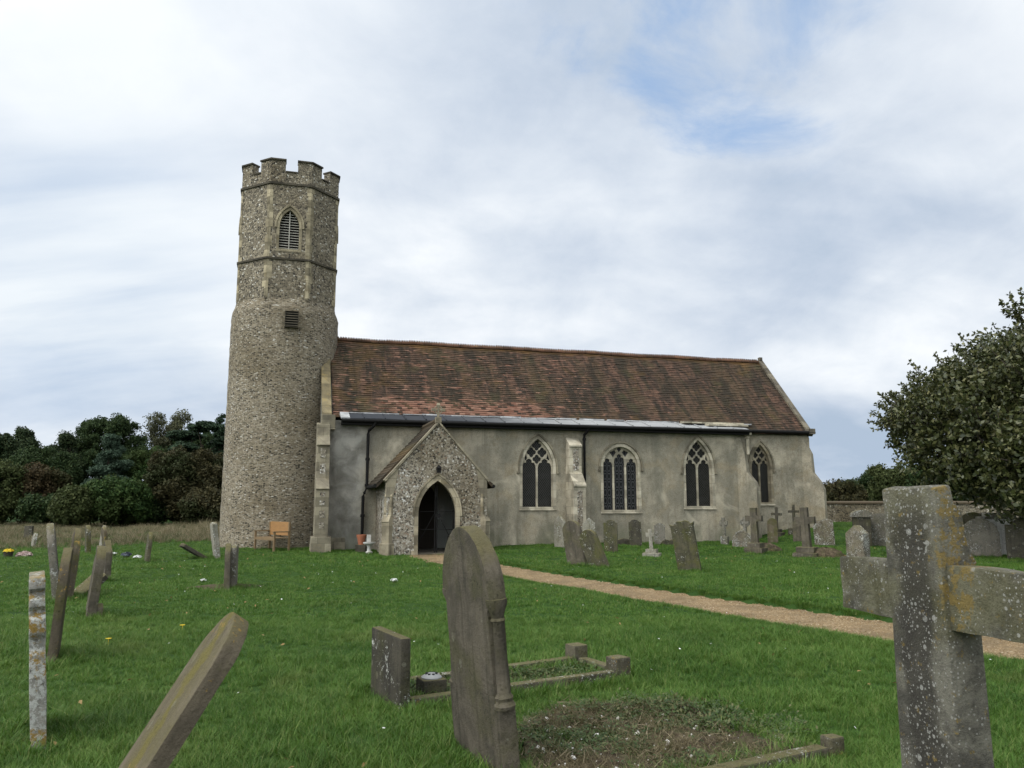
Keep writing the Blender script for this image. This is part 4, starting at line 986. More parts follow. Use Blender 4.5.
for q in range(8): m.lathe([(.012, 0), (.012, .014)], 8, (.042 * math.cos(q * PI / 4), .042 * math.sin(q * PI / 4), .1))
m.build('holes', DARK, do)
# second, sunken kerb around bare soil
K2 = empty('kerbed_grave', (1.6, 5.1, 0), (0, 0, 0), 'sunken overgrown kerb with one corner block round the bare soil at the front', 'grave kerb')
kerb(K2, 'kerb', (.15, 4.33), (1.95, 5.31), .05, .085); kerb(K2, 'kerb', (1.97, 5.42), (1.6, 6.0), .045, .045)
m = MB(); M = Matrix.Translation((.44, .27, 0)) @ Matrix.Rotation(R(25), 4, 'Z'); m.box(-.055, .055, -.05, .05, -.1, .13, M); m.build('corner_block', G_KERB, K2, bevel=.014, rough=.004)

# left-hand stones, most seen edge-on
o = stone((38, 741), .62, 1.12, .095, 1.2, 'scroll', G_RUST, 'slim pale headstone blotched with white and rust lichen, seen edge-on at the left edge', (4.6, 0), edge=True, cuts=2, rough=.003)
stone((53, 660), .6, 1.13, .085, -3, 'lowgothic', G_YEL, 'brown headstone with yellow lichen on its top, leaning right behind the slim white one', (-3, 0), edge=True)
stone((57, 600), .6, 1.27, .11, -2, 'gothic', G_GREY, 'tall grey headstone with pale top leaning left, the tallest of the edge-on group', (8.5, 0), edge=True)
stone((68, 598), .6, 1.16, .1, 5, 'gothic', G_YEL, 'narrow brown headstone with yellowish top leaning right beyond the tall grey one', (-3.5, 0), edge=True)
stone((88, 554), .5, .9, .13, 6, 'gothic', G_MOSS, 'dark headstone with pale tip upright at the edge of the long dry grass', (4, 0), edge=True)
stone((90, 617), .62, .98, .12, 2, 'lowgothic', G_BROWN, 'brown headstone leaning right with a small stub at its foot', (-5, 0), edge=True)
stone((97, 618), .22, .2, .1, 10, 'round', G_BROWN, 'small brown footstone stub beside the leaning brown headstone', (-4, 0), edge=True, name='footstone', group=None, cat='footstone')
stone((105, 580), .56, .82, .12, 10, 'gable', G_BROWN, 'brown gabled headstone standing just behind the leaning brown one', (0, 0), edge=True)
sl = stone((80, 594), .42, .5, .1, 30, 'broken', G_DARK, 'dark broken slab tilted low in the grass among the edge-on headstones', (-52, 0), edge=True)
stone((147, 562), .5, .8, .1, 6, 'gothic', G_MOSS, 'thin greenish headstone standing alone, leaning slightly right, left of the tower', (-3, 0), edge=True)
stone((204, 558), .5, .78, .1, 15, 'broken', G_DARK, 'dark slab fallen far over to the left beside the pale headstone', (58, 0), edge=True)
stone((217, 558), .5, 1.04, .14, 8, 'horned', G_PALE, 'pale headstone with scrolled top leaning left in front of the tower foot', (8.5, 0), edge=True)
stone((227, 590), .5, .84, .1, -2, 'gothic', G_BROWN, 'brown headstone on a bare patch in front of the tower, its top against the flint', (1, 0), edge=True)
stone((233, 588), .42, .8, .1, -6, 'broken', G_GREY, 'grey chipped headstone paired close beside the brown one before the tower', (0, 0), edge=True)
stone((101, 549), .45, .82, .1, 8, 'gothic', G_PALE, 'small pale headstone half hidden in long dry grass, right of the dark pale-tipped one', (-4, 0), edge=True)
stone((106, 551), .45, .8, .1, 12, 'round', G_YEL, 'small yellowish headstone leaning left in the long dry grass', (9, 0), edge=True)
stone((33, 547), .35, .5, .1, 12, 'gothic', G_PALE, 'short pale headstone leaning right in the long grass by the far-left flowers', (-6, 0), edge=True)
stone((28, 541), .42, .62, .1, 40, 'flat', G_DARK, 'dark square-topped slab standing in for an unidentified grey frame deep in the long grass at the far left', (0, 0), edge=True)  # slab added in place of a grey object of unknown kind

# stones by the south wall
stone((578, 565), .56, 1.08, .11, -46, 'round', G_BROWN, 'smooth brown round-topped headstone leaning left beside the path, left of a pair', (3, -10), bev=.02)
stone((600, 567), .5, .92, .1, -44, 'lowgothic', G_MOSS, 'dark round-topped headstone leaning furthest left beside the path, right of a pair', (6, -23), bev=.02)
stone((560, 547), .5, 1.06, .1, -52, 'gable', G_PALE, 'pale grey headstone with white gabled edge close under the first window', (0, 0))
stone((590, 548), .42, 1.0, .1, -8, 'gable', G_PALE, 'white lichen-flecked gabled headstone in front of the middle buttress', (0, -2))
stone((611, 552), .42, .98, .1, -14, 'shoulder', G_MOSS, 'upright mossy shouldered headstone below the left side of the middle window', (0, 0))
stone((636, 546), .42, .9, .1, -14, 'shoulder', G_DARK, 'dark shouldered headstone below the right side of the middle window', (0, -2))
stone((660, 545), .38, .76, .1, -14, 'shoulder', G_CELT, 'small pale grey headstone against the wall right of the middle window', (0, 0))
stone((690, 571), .5, 1.1, .13, -22, 'horned', G_MOSS, 'broad mossy headstone with horned shoulders leaning left, beside the path', (3, -8), bev=.02)
for bx, w_, lb in ((621, .7, 'low dark mossy slab lying at the foot of the wall under the middle window'), (673, .9, 'low dark slab lying at the wall foot behind the horned mossy stone')):
    stone((bx, 545), w_, .24, .16, 4, 'broken', G_DARK, lb, (0, 3), name='grave_slab', cat='slab', group=None)

def cross_mesh(mm, h, arm, sw, t, az, aw, z0=0.0, flare=0.0):
    a = sw / 2; b = aw / 2
    mm.plate([(-a * 1.15, z0), (a * 1.15, z0), (a, az - b), (arm, az - b - flare), (arm, az + b + flare), (a, az + b), (a + flare * .6, h), (-a - flare * .6, h), (-a, az + b), (-arm, az + b + flare), (-arm, az - b - flare), (-a, az - b)], [], lambda x, z, d: (x, d, z), -t / 2, t / 2)
    return mm
CR = 'stone grave crosses'
def grave_cross(base, h, arm, sw, t, az, aw, yaw, material, label, lean=(0, 0), steps=(), flare=0.0, ring=0.0, plinth_mat=None, z0=-.2):
    p = ground_at(*base); e = empty('grave_cross', p, (0, 0, R(yaw)), label, 'cross', CR)
    mm = cross_mesh(MB(), h, arm, sw, t, az, aw, z0 if not steps else steps[-1][2] - .02, flare)
    c = mm.build('cross', material, e, bevel=.01, rough=.004, cuts=1, smooth_=40); c.rotation_euler = (R(lean[0]), R(lean[1]), 0)
    if ring:
        r_ = MB(); r_.sweep([(ring * math.cos(t_), az + ring * math.sin(t_)) for t_ in np.linspace(0, 2 * PI, 25)[:-1]], lambda x, z, d: (x, d, z), -.025, .025, -t * .3, t * .3, True)
        rr = r_.build('ring', material, e); rr.rotation_euler = c.rotation_euler
    for sx, sy, zt, zb in steps:
        MB().box(-sx, sx, -sy, sy, zb, zt).build('step', plinth_mat or material, e, bevel=.015, rough=.008, cuts=1)
    return e
grave_cross((652, 556), .76, .13, .09, .09, .6, .1, -20, G_PALE, 'small pale cross on stepped base standing in the grass by the third window', (0, -3), [(.24, .24, .09, -.1), (.16, .16, .2, .09)], .02)
grave_cross((725, 544.5), .96, .15, .085, .09, .76, .1, -35, G_CELT, 'slender weathered cross with pale clubbed arms at the nave wall end', (0, -2), [(.13, .1, .3, -.1)], .03, .12)
grave_cross((745, 545), 1.0, .17, .1, .1, .8, .11, -40, G_CELT, 'greyish ringed cross behind the round lichened stone near the nave corner', (0, 2), [(.2, .2, .25, -.1)], .03, .14)
stone((742, 548), .62, .56, .12, -20, 'round', G_LICH, 'low round headstone crusted with white lichen in front of the ringed cross', (0, 3))
grave_cross((756, 553), 1.34, .25, .18, .15, 1.02, .17, -38, G_BROWN, 'brown stone cross on block base with a grassy mound, near the nave corner', (0, -1), [(.28, .26, .16, -.1), (.2, .2, .3, .16)])
stone((773, 543), .36, .9, .1, -14, 'round', G_YEL, 'narrow brown arch-topped headstone standing right of the mounded brown cross', (0, 0))
grave_cross((777, 536), 1.08, .2, .085, .08, .82, .095, -38, G_DARK, 'slim dark cross with stepped base close under the chancel window', (0, 1), [(.24, .24, .14, -.1), (.16, .16, .26, .14)])
grave_cross((795, 534), 1.1, .2, .08, .08, .84, .09, -38, G_DARK, 'slim dark cross on a dark block near the chancel corner', (0, -1), [(.2, .2, .22, -.1)])
grave_cross((808, 557), 1.38, .28, .2, .16, 1.02, .19, -38, G_BROWN, 'thick brown cross on a broken base beside a sloping mound, right of the church', (0, -2), [(.34, .3, .13, -.1), (.25, .24, .28, .13)])
stone((800, 541), .45, .8, .11, -30, 'round', G_BROWN, 'plain reddish brown headstone behind the thick brown cross', (0, 0))
stone((825, 545), .66, .9, .14, -24, 'broken', G_LICH, 'broad mottled headstone with ragged top just right of the thick brown cross', (0, -2))
stone((859, 562), .46, .92, .36, -48, 'gable', G_LICH, 'stumpy square gabled gravestone with white lichen left of the nearest cross', (0, 0), bev=.03)
stone((852, 563), .28, .12, .2, 10, 'round', G_PALE, 'small pale lump of stone at the foot of the stumpy lichened gravestone', name='footstone', cat='footstone', group=None)
pt = ground_at(863, 547); e = empty('pedestal_tomb', pt, (0, 0, R(-18)), 'dark pedestal monument with a curved cap behind the stumpy lichened gravestone', 'tomb')
MB().box(-.27, .27, -.25, .25, -.2, 1.0).build('pedestal', G_DARK, e, bevel=.015)
MB().plate([(-.34, 1.0), (.34, 1.0), (.34, 1.07)] + [(.33 * math.cos(t), 1.08 + .16 * math.sin(t)) for t in np.linspace(0, PI, 9)] + [(-.34, 1.07)], [], lambda a, b, d: (a, d, b), -.3, .3).build('cap', G_GREY, e, bevel=.012)
stone((882, 546), .78, 1.12, .13, -14, 'segment', G_CELT, 'broad plain grey headstone just left of the nearest cross, by the far wall', (0, 0))
stone((983, 557), .92, 1.06, .16, -26, 'round', G_GREY, 'broad grey round-topped headstone with mossy rim right of the nearest cross', (0, -2), bev=.03)
stone((976, 552), .9, 1.2, .14, -20, 'round', G_MOSS, 'olive mossy round headstone directly behind the broad grey one', (0, 0))
wt = ground_at(999, 554); e = empty('wall_monument', wt, (0, 0, R(-14)), 'white stone monument with ledged top behind the broad grey headstone', 'tomb')
MB().box(-.42, .42, -.25, .25, -.2, 1.02).build('block', G_WHITE, e, bevel=.012); MB().box(-.47, .47, -.29, .29, 1.021, 1.09).build('ledge', G_CELT, e, bevel=.01); MB().box(.28, .4, -.262, -.2, -.1, 1.0).build('pilaster', G_WHITE, e, bevel=.008)
MB().box(-.32, .32, -.2, .2, 1.091, 1.2).build('top_block', G_PALE, e, bevel=.02)
stone((1031, 560), 1.05, 1.12, .14, -24, 'shoulder', G_DARK, 'very dark mossy headstone under the overhanging evergreen at the right edge', (0, 0), bev=.02)
stone((930, 556), .7, .9, .13, -20, 'round', G_GREY, 'grey headstone mostly hidden behind the nearest cross', (0, 0))

# grassy mounds at the bases of two crosses
def mound(base, rx, ry, h, yaw, label):
    p = ground_at(*base); rs = np.random.RandomState(int(base[0])); vs = []; nq, nr = 28, 8
    for i in range(nr + 1):
        f = i / nr
        for q in range(nq):
            t = 2 * PI * q / nq; wob = 1 + .12 * math.sin(3 * t + base[0]) + .06 * rs.randn()
            vs.append((rx * f * wob * math.cos(t), ry * f * wob * math.sin(t), h * (1 - f * f) * (.9 + .2 * rs.rand()) - .05 * (i == nr)))
    m = MB(); m.add(vs, [(i * nq + q, (i + 1) * nq + q, (i + 1) * nq + (q + 1) % nq, i * nq + (q + 1) % nq) for i in range(nr) for q in range(nq)])
    o = m.build('earth_mound', SOIL, None, smooth_=True); o.location = p; o.rotation_euler = (0, 0, R(yaw)); return tag(o, label, 'mound')
mound((767, 551), .55, .38, .24, 14, 'small grassy earth mound at the foot of the brown cross near the nave corner')
mound((826, 557), .55, .4, .26, -12, 'bare sloping earth mound beside the thick brown cross right of the church')
mound((226, 588), .7, .45, .07, 10, 'flat patch of dark earth around the paired headstones before the tower')

# bench, bowl, pots, flowers
bp = ground_at(266, 547.5); be = empty('garden_bench', (-8.05, 27.3, gz(-8.05, 27.3)), (0, 0, R(-48)), 'wooden garden bench with honey coloured back standing against the round tower', 'bench')
m = MB()
for i in range(5): m.box(-.62, .62, -.27 + i * .1, -.19 + i * .1, .42, .445)
m.box(-.62, .62, -.285, -.265, .36, .42); m.build('seat', TEAK_OLD, be)
be.scale = (1.15, 1, 1)
m = MB(); m.box(-.6, .6, .245, .275, .5, .95); m.build('backrest', TEAK, be, bevel=.01)
for s in (-1, 1):
    MB().box(s * .62 - .03, s * .62 + .03, -.29, -.23, -.1, .62).build('leg', TEAK_OLD, be, bevel=.005)
    MB().box(s * .62 - .03, s * .62 + .03, .23, .29, -.1, .95).build('leg', TEAK_OLD, be, bevel=.005)
    MB().box(s * .62 - .04, s * .62 + .04, -.32, .229, .621, .655).build('armrest', TEAK_OLD, be, bevel=.006)
pp = ground_at(369, 553.5); e = empty('pedestal_bowl', pp, (0, 0, 0), 'small white stone bowl on a pedestal beside the porch', 'bowl')
MB().lathe([(.11, -.05), (.11, .05), (.065, .08), (.06, .2), (.1, .26), (.19, .31), (.2, .35), (.17, .35), (.1, .32)], 18).build('bowl', WHITE, e, smooth_=40)
m = MB(); m.box(-.08, .05, -.02, .08, .352, .58, Matrix.Rotation(R(12), 4, 'Z')); o = m.build('white_box', WHITE, None, bevel=.006); o.location = pp
tag(o, 'upright white box resting in the white pedestal bowl by the porch', 'box')
tp = ground_at(361, 552); 
m = MB(); m.box(-.17, .17, -.13, .13, -.1, .24); o = m.build('stone_block', G_DARK, None, bevel=.02); o.location = tp; tag(o, 'dark stone block under the terracotta pot against the church wall', 'block')
m = MB(); m.lathe([(.1, .24), (.13, .42), (.16, .5), (.165, .55), (.14, .55), (.12, .45)], 16); o = m.build('terracotta_pot', TERRA, None, smooth_=40); o.location = tp; tag(o, 'terracotta pot on a dark stone block beside the downpipe', 'pot')

def petal_mat(name, a, b): return leafy(name, [(0, a), (1, b)], .6, .2)
YELP = petal_mat('yellow_petals', (.6, .42, .02), (.8, .62, .05)); WHIP = petal_mat('white_petals', (.55, .55, .52), (.75, .75, .72)); PINP = petal_mat('pink_petals', (.3, .2, .18), (.5, .4, .37)); BLAP = petal_mat('dark_petals', (.01, .012, .02), (.12, .14, .18))
def bouquet(base, r, h, material, label, n=60, pot=None, squash=.5, seed=1):
    p = ground_at(*base); rs = np.random.RandomState(seed); e = empty('flowers', p, (0, 0, 0), label, 'flowers')
    m = MB()
    for _ in range(n):
        d = rs.randn(3); d /= np.linalg.norm(d); d[2] = abs(d[2]); c0 = Vector((d[0] * r, d[1] * r, h + d[2] * r * squash)) * 1.0
        ax = Vector(rs.randn(3)).normalized(); bx_ = ax.cross(Vector(d)).normalized(); s = r * .26
        m.add([c0 - ax * s, c0 + bx_ * s, c0 + ax * s, c0 - bx_ * s], [(0, 1, 2, 3)])
    m.build('blooms', material, e)
    if pot: MB().lathe([(.1, -.05), (.13, h * .8), (.15, h), (.12, h)], 12).build('pot', pot, e, smooth_=40)
    else: MB().lathe([(r * .5, -.03), (r * .7, h * .6), (r * .6, h)], 10).build('leaves', WEED, e)
    return e
bouquet((8, 557), .13, .16, YELP, 'yellow flowers in a dark pot at the far left edge of the lawn', pot=G_DARK)
bouquet((24, 556.5), .2, .03, PINP, 'faded pinkish wreath lying at the edge of the long grass, far left', 140, seed=3)
bouquet((126, 558.5), .13, .1, BLAP, 'dark and white bouquet lying on the lawn beyond the edge-on headstones', 70, seed=4)
bouquet((137, 559.5), .1, .06, WHIP, 'white bouquet on the lawn just right of the dark bouquet', 60, seed=5)
bouquet((114, 557), .07, .1, WHIP, 'small white flowers standing left of the dark bouquet', 30, seed=6)
bouquet((203, 582), .06, .03, WHIP, 'small faded posy on the bare patch before the tower', 30, seed=7)
e = bouquet((394, 583), .07, .05, WHIP, 'tiny cluster of white blossoms growing alone on the open lawn', 26, seed=8)

# ------------------------------------------------------------------ far wall of the churchyard
def flint_wall(x0, y0, x1, y1, h, t, label):
    L = math.hypot(x1 - x0, y1 - y0); z = min(gz(x0, y0), gz(x1, y1)); e = empty('churchyard_wall', (x0, y0, z), (0, 0, math.atan2(y1 - y0, x1 - x0)), label, 'wall')
    m = MB(); m.box(0, L, -t / 2, t / 2, -.8, h); m.build('flint_face', FL_UPPER, e)
    m = MB(); m.prism([(-t / 2 - .06, h + .001), (t / 2 + .06, h + .001), (t / 2 + .06, h + .07), (0, h + .14), (-t / 2 - .06, h + .07)], lambda a, b, d: (d, a, b), -.02, L + .02); m.build('brick_coping', TERRA_D, e)
    return e
kk = mat('brick_coping', .9); TERRA_D = finish(kk, kk.mix(kk.noise(kk.obj, 1.4, 6), (.085, .055, .034), (.045, .042, .024)))
flint_wall(14.0, 41.5, 34.0, 40.0, 1.0, .4, 'long flint churchyard wall with brown brick coping behind the right-hand graves')

# ------------------------------------------------------------------ trees
def crown_mesh(name, blobs, n_clump, leaves, leaf, clump_r, material, parent, seed=0, flat=1.0, shell=.35, outward=.6, lift=.0, aspect=.55, dens_low=1.0):
    """leaf clumps spread through a set of ellipsoids (cx, cy, cz, rx, ry, rz); returns clump centres"""
    rs = np.random.RandomState(seed); B = np.array(blobs, float)
    wgt = (B[:, 3] * B[:, 4] * B[:, 5]) ** .67; idx = rs.choice(len(B), n_clump * 3, p=wgt / wgt.sum()); b = B[idx]
    d = rs.randn(len(idx), 3); d /= np.linalg.norm(d, axis=1, keepdims=True)
    rad = 1 - np.abs(rs.randn(len(idx))) * shell; rad = np.clip(rad, .1, 1.05)
    c = b[:, :3] + d * b[:, 3:6] * rad[:, None]
    # drop clumps buried deep inside another blob
    deep = np.zeros(len(c), bool)
    for q in B: deep |= (((c - q[:3]) / q[3:6]) ** 2).sum(1) < .3
    c = c[~deep | (rs.rand(len(c)) < .12)][:n_clump]; d = d[:len(c)]
    k_ = len(c)
    cr = clump_r * (.6 + .8 * rs.rand(k_))
    o = rs.randn(k_, leaves, 3); o /= np.linalg.norm(o, axis=2, keepdims=True); o *= (rs.rand(k_, leaves, 1) ** .45)
    o[:, :, 2] *= flat
    pos = c[:, None] + o * cr[:, None, None]
    nrm = o * outward + rs.randn(k_, leaves, 3) * (1 - outward) + np.array([0, 0, lift]); nrm /= np.linalg.norm(nrm, axis=2, keepdims=True) + 1e-6
    pos = pos.reshape(-1, 3); nrm = nrm.reshape(-1, 3)
    ax = rs.randn(len(pos), 3); ax -= nrm * (ax * nrm).sum(1, keepdims=True); ax /= np.linalg.norm(ax, axis=1, keepdims=True); bx_ = np.cross(nrm, ax)
    s = leaf * (.6 + .8 * rs.rand(len(pos), 1)); w_ = s * aspect
    V = np.stack([pos - ax * s, pos + bx_ * w_ - ax * s * .1, pos + ax * s, pos - bx_ * w_ - ax * s * .1], 1).reshape(-1, 3)
    np_mesh(name, V, np.arange(len(V)).reshape(-1, 4), material, parent)
    return c
def tree(name, label, x, y, blobs, trunk_h, trunk_r, material, seed, n_clump=220, leaves=42, leaf=.22, clump_r=.75, cat='tree', group=None, limbs=9, **kw):
    z = gz(x, y); e = empty(name, (x, y, z), (0, 0, 0), label, cat, group)
    c = crown_mesh('crown', blobs, n_clump, leaves, leaf, clump_r, material, e, seed, **kw)
    rs = random.Random(seed); m = MB()
    lean_ = rs.uniform(-.2, .2)
    m.tube([(0, 0, -.3), (lean_ * .3, .05, trunk_h * .4), (lean_, 0, trunk_h)], [trunk_r * 1.3, trunk_r, trunk_r * .6], 9)
    for _ in range(limbs):
        t = c[rs.randrange(len(c))]; z0 = trunk_h * rs.uniform(.45, 1); st = Vector((lean_ * z0 / trunk_h, 0, z0)); en = Vector(t)
        mid = (st + en) / 2 + Vector((rs.uniform(-.3, .3), rs.uniform(-.3, .3), rs.uniform(0, .6)))
        m.tube([st, mid, en], [trunk_r * .45, trunk_r * .3, trunk_r * .1], 6)
    m.build('trunk', BARK, e, smooth_=True)
    return e
LF_DARK = leafy('dark_evergreen_leaf', [(0, (0.014, 0.028, 0.010)), (.6, (0.029, 0.048, 0.016)), (1, (0.050, 0.069, 0.024))], .7, .18, .12)
LF_PINE = leafy('pine_needles', [(0, (0.013, 0.025, 0.011)), (.6, (0.029, 0.045, 0.018)), (1, (0.054, 0.069, 0.028))], .7, .16, .12)
LF_BLUE = leafy('blue_conifer', [(0, (0.022, 0.040, 0.024)), (.6, (0.043, 0.069, 0.043)), (1, (0.074, 0.106, 0.070))], .7, .16, .12)
LF_CEDAR = leafy('cedar_needles', [(0, (0.010, 0.021, 0.011)), (.6, (0.022, 0.041, 0.020)), (1, (0.043, 0.069, 0.034))], .7, .16, .12)
LF_RED = leafy('copper_leaf', [(0, (.026, .022, .01)), (.5, (.05, .036, .017)), (1, (.078, .056, .027))], .7, .2, .12, (0.031, 0.040, 0.012))
LF_BROWN = leafy('brownish_leaf', [(0, (.02, .021, .009)), (.5, (.042, .037, .016)), (1, (.066, .057, .024))], .7, .2, .12, (0.026, 0.038, 0.012))
LF_GREEN = leafy('green_leaf', [(0, (0.016, 0.036, 0.010)), (.6, (0.032, 0.061, 0.017)), (1, (0.062, 0.095, 0.026))], .7, .2, .12, (0.050, 0.066, 0.018))
LF_OLIVE = leafy('olive_leaf', [(0, (0.025, 0.034, 0.011)), (.6, (0.046, 0.059, 0.019)), (1, (0.072, 0.082, 0.029))], .7, .2, .12)
LF_SPARSE = leafy('sparse_grey_leaf', [(0, (0.042, 0.048, 0.024)), (.6, (0.084, 0.087, 0.046)), (1, (0.132, 0.132, 0.072))], .7, .2, .12)
WOOD = 'trees of the wood beyond the churchyard'
def wood(name, label, px_, py_top, py_bot, halfw_px, Yd, material, seed, kind='dome', n=None, leaf=None, cat='tree'):
    """a tree of the far wood from its sighting: centre column, top and bottom rows, half width, distance"""
    top = ray(px_, py_top, Yd); bot_z = ray(px_, py_bot, Yd).z; rw = halfw_px * Yd / F_PX; h = top.z
    x = top.x; g = gz(x, Yd); rs = np.random.RandomState(seed); H = h - g; lo_ = max(.3, bot_z - g)
    if kind == 'dome':
        hh = H - lo_; blobs = [(0, 0, lo_ + hh * .46, rw * .86, rw * .86, hh * .5)]
        for _ in range(16):
            t = rs.uniform(0, 2 * PI); zz = rs.uniform(.2, .84); f = .78 * math.sqrt(max(.05, 1 - (2 * zz - .95) ** 2)) * rs.uniform(.8, 1.05)
            r_ = rw * rs.uniform(.16, .28); blobs.append((rw * f * math.cos(t), rw * f * math.sin(t), lo_ + hh * zz, r_, r_, r_ * .85))
        kw = {}
    elif kind == 'pine':
        hh = H - lo_; blobs = []
        for i in range(14):
            zz = rs.uniform(.3, 1); t = rs.uniform(0, 2 * PI); f = rw * (1.05 - zz * .45) * rs.uniform(.2, .8)
            r_ = rw * rs.uniform(.28, .45); blobs.append((f * math.cos(t), f * math.sin(t), lo_ + hh * zz - r_ * .5, r_ * .8, r_ * .8, r_ * .7))
        kw = dict(flat=.9, shell=.6)
    elif kind == 'cone':
        hh = H - lo_; blobs = []
        for i in range(14):
            zz = (i + .5) / 14; t = i * 2.4; f = rw * (1 - zz) * .55; r_ = rw * (1 - zz * .75) * .5
            blobs.append((f * math.cos(t), f * math.sin(t), lo_ + hh * zz, r_, r_, r_ * .45))
        kw = dict(flat=.55, shell=.4)
    elif kind == 'cedar':
        hh = H - lo_; blobs = []
        for i in range(11):
            zz = .15 + .85 * i / 10; t = i * 2.4; f = rw * .5; r_ = rw * rs.uniform(.4, .65) * (1 - .3 * zz)
            blobs.append((f * math.cos(t), f * math.sin(t), lo_ + hh * zz - .3, r_, r_, .4))
        kw = dict(flat=.35, shell=.7, lift=.8)
    elif kind == 'sparse':
        hh = H - lo_; blobs = [(rw * .6 * math.cos(t), rw * .6 * math.sin(t), lo_ + hh * z_, rw * .4, rw * .4, hh * .16) for t, z_ in zip(np.arange(9) * 2.4, np.linspace(.3, .92, 9))]
        kw = dict(shell=.8)
    lf = (leaf or .2) * .45
    area = rw * rw * 2.2 + rw * (H - lo_) * 1.6
    n_cl = n or int(np.clip(area * 9.0, 160, 760))
    return tree(name, label, x, Yd, blobs, lo_ + (H - lo_) * (.75 if kind != 'dome' else .5), max(.12, rw * .06), material, seed, n_cl, 150 if kind != 'sparse' else 45, lf, .42 if kind != 'sparse' else .38, cat, WOOD, **kw)
wood('pine_tree', 'dark open-topped pine at the far left edge of the wood', 8, 437, 505, 34, 70, LF_PINE, 1, 'pine')
wood('pine_tree', 'dark pine with a spiky leader rising left in the wood', 36, 429, 505, 26, 72, LF_PINE, 2, 'pine')
wood('pine_tree', 'dark gappy pine between the spiky one and the big dome', 66, 431, 505, 26, 70, LF_PINE, 3, 'pine')
wood('evergreen_tree', 'big dark domed evergreen, the highest crown of the wood', 112, 411, 510, 45, 74, LF_DARK, 4, 'dome')
wood('evergreen_tree', 'low dark evergreen filling behind the spiky pine on the left', 40, 446, 520, 44, 66, LF_DARK, 16, 'dome')
wood('broadleaf_tree', 'thin pale crown showing sky between the big dome and the cedar', 168, 414, 470, 22, 78, LF_SPARSE, 5, 'sparse')
wood('cedar_tree', 'dark layered cedar beside the tower', 202, 425, 505, 40, 68, LF_CEDAR, 6, 'cedar', leaf=.2)
wood('conifer_tree', 'dark pointed conifer top touching the left side of the tower', 222, 414, 480, 15, 74, LF_CEDAR, 7, 'cone')
wood('evergreen_tree', 'dark evergreen mass behind the copper bush near the tower', 196, 425, 515, 52, 80, LF_DARK, 17, 'dome')
wood('conifer_tree', 'blue-grey conifer with drooping layers at the middle of the wood', 112, 436, 512, 36, 60, LF_BLUE, 8, 'cone')
wood('evergreen_tree', 'mid green bushy tree right of the blue-grey conifer', 150, 446, 520, 26, 62, LF_GREEN, 9, 'dome')
wood('copper_tree', 'big copper brown bushy tree at the right of the wood by the tower', 192, 446, 528, 44, 55, LF_BROWN, 10, 'dome', n=620)
wood('copper_tree', 'smaller red-brown bushy tree at the left of the wood', 40, 463, 528, 32, 56, LF_RED, 11, 'dome')
wood('bush', 'olive bush at the far left foot of the wood', 2, 460, 530, 26, 54, LF_OLIVE, 12, 'dome', cat='bush')
wood('bush', 'dark green bush in front of the blue-grey conifer', 118, 474, 530, 36, 52, LF_GREEN, 13, 'dome', cat='bush')
wood('bush', 'lighter green shrub between the red-brown tree and the dark green bush', 76, 487, 531, 20, 50, LF_OLIVE, 14, 'dome', cat='bush')
wood('bush', 'dark low bush under the copper tree close to the tower foot', 212, 490, 532, 30, 51, LF_BROWN, 15, 'dome', cat='bush')
wood('bush', 'dark shady bush filling the gap under the red-brown tree', 52, 496, 532, 30, 53, LF_DARK, 18, 'dome', cat='bush')
wood('bush', 'dark shady bush in the gap left of the copper tree', 150, 490, 532, 30, 54, LF_DARK, 19, 'dome', cat='bush')
RT = 'trees beyond the far churchyard wall'
for args in (('broadleaf_tree', 'brownish round tree beyond the far wall, next to the chancel', 840, 480, 512, 22, 60, LF_BROWN, 21, 'dome'),
             ('broadleaf_tree', 'dark tree with a ragged top beyond the far wall', 866, 470, 512, 22, 66, LF_DARK, 22, 'pine'),
             ('broadleaf_tree', 'taller dark tree beyond the far wall, left of the big evergreen', 892, 462, 514, 26, 62, LF_OLIVE, 23, 'dome'),
             ('broadleaf_tree', 'dark tree beyond the far wall, behind the nearest cross', 930, 462, 514, 30, 60, LF_DARK, 24, 'dome'),
             ('broadleaf_tree', 'dark tree far behind the big evergreen at the right', 985, 455, 514, 36, 62, LF_DARK, 25, 'dome')):
    o = wood(*args); o['group'] = RT

# the evergreen oak reaching in from the right
LF_OAK = leafy('evergreen_oak_leaf', [(0, (.022, .029, .01)), (.55, (.05, .058, .018)), (.88, (.09, .092, .032)), (1, (.16, .15, .07))], .42, .15, .35)
ox, oy = 15.9, 22.6
oak = empty('evergreen_oak', (ox, oy, gz(ox, oy)), (0, 0, 0), 'big glossy evergreen oak overhanging the graves at the right edge', 'tree')
OB = [(.3, 0, 3.9, 4.0, 4.0, 3.1), (-3.0, -.3, 3.5, 2.2, 2.2, 1.8), (-1.5, -1.4, 4.4, 2.1, 2.2, 1.6), (-1.7, -1.6, 2.5, 2.7, 2.2, 1.5), (2.4, .8, 4.9, 2.6, 3.0, 2.0), (.7, .6, 5.0, 1.9, 2.2, 1.3), (-4.2, -.4, 3.7, 1.0, 1.2, .9), (2.5, -1.5, 3.4, 2.6, 2.4, 2.2)]
oc = crown_mesh('crown', OB, 2400, 52, .07, .34, LF_OAK, oak, 31, shell=.3, outward=.35)
rs = np.random.RandomState(9)
m = MB(); m.tube([(0, 0, -.4), (.1, 0, 1.2), (-.1, .1, 3.6), (0, 0, 5.2)], [.42, .32, .22, .12], 12)
for i in range(26):
    en = Vector(oc[rs.randint(len(oc))]); st = Vector((0, 0, rs.uniform(1.2, 4.2))); mid = (st + en) / 2 + Vector((0, 0, rs.uniform(0, .5)))
    m.tube([st, mid, en], [.12, .07, .02], 6)
m.build('trunk', BARK, oak, smooth_=True)
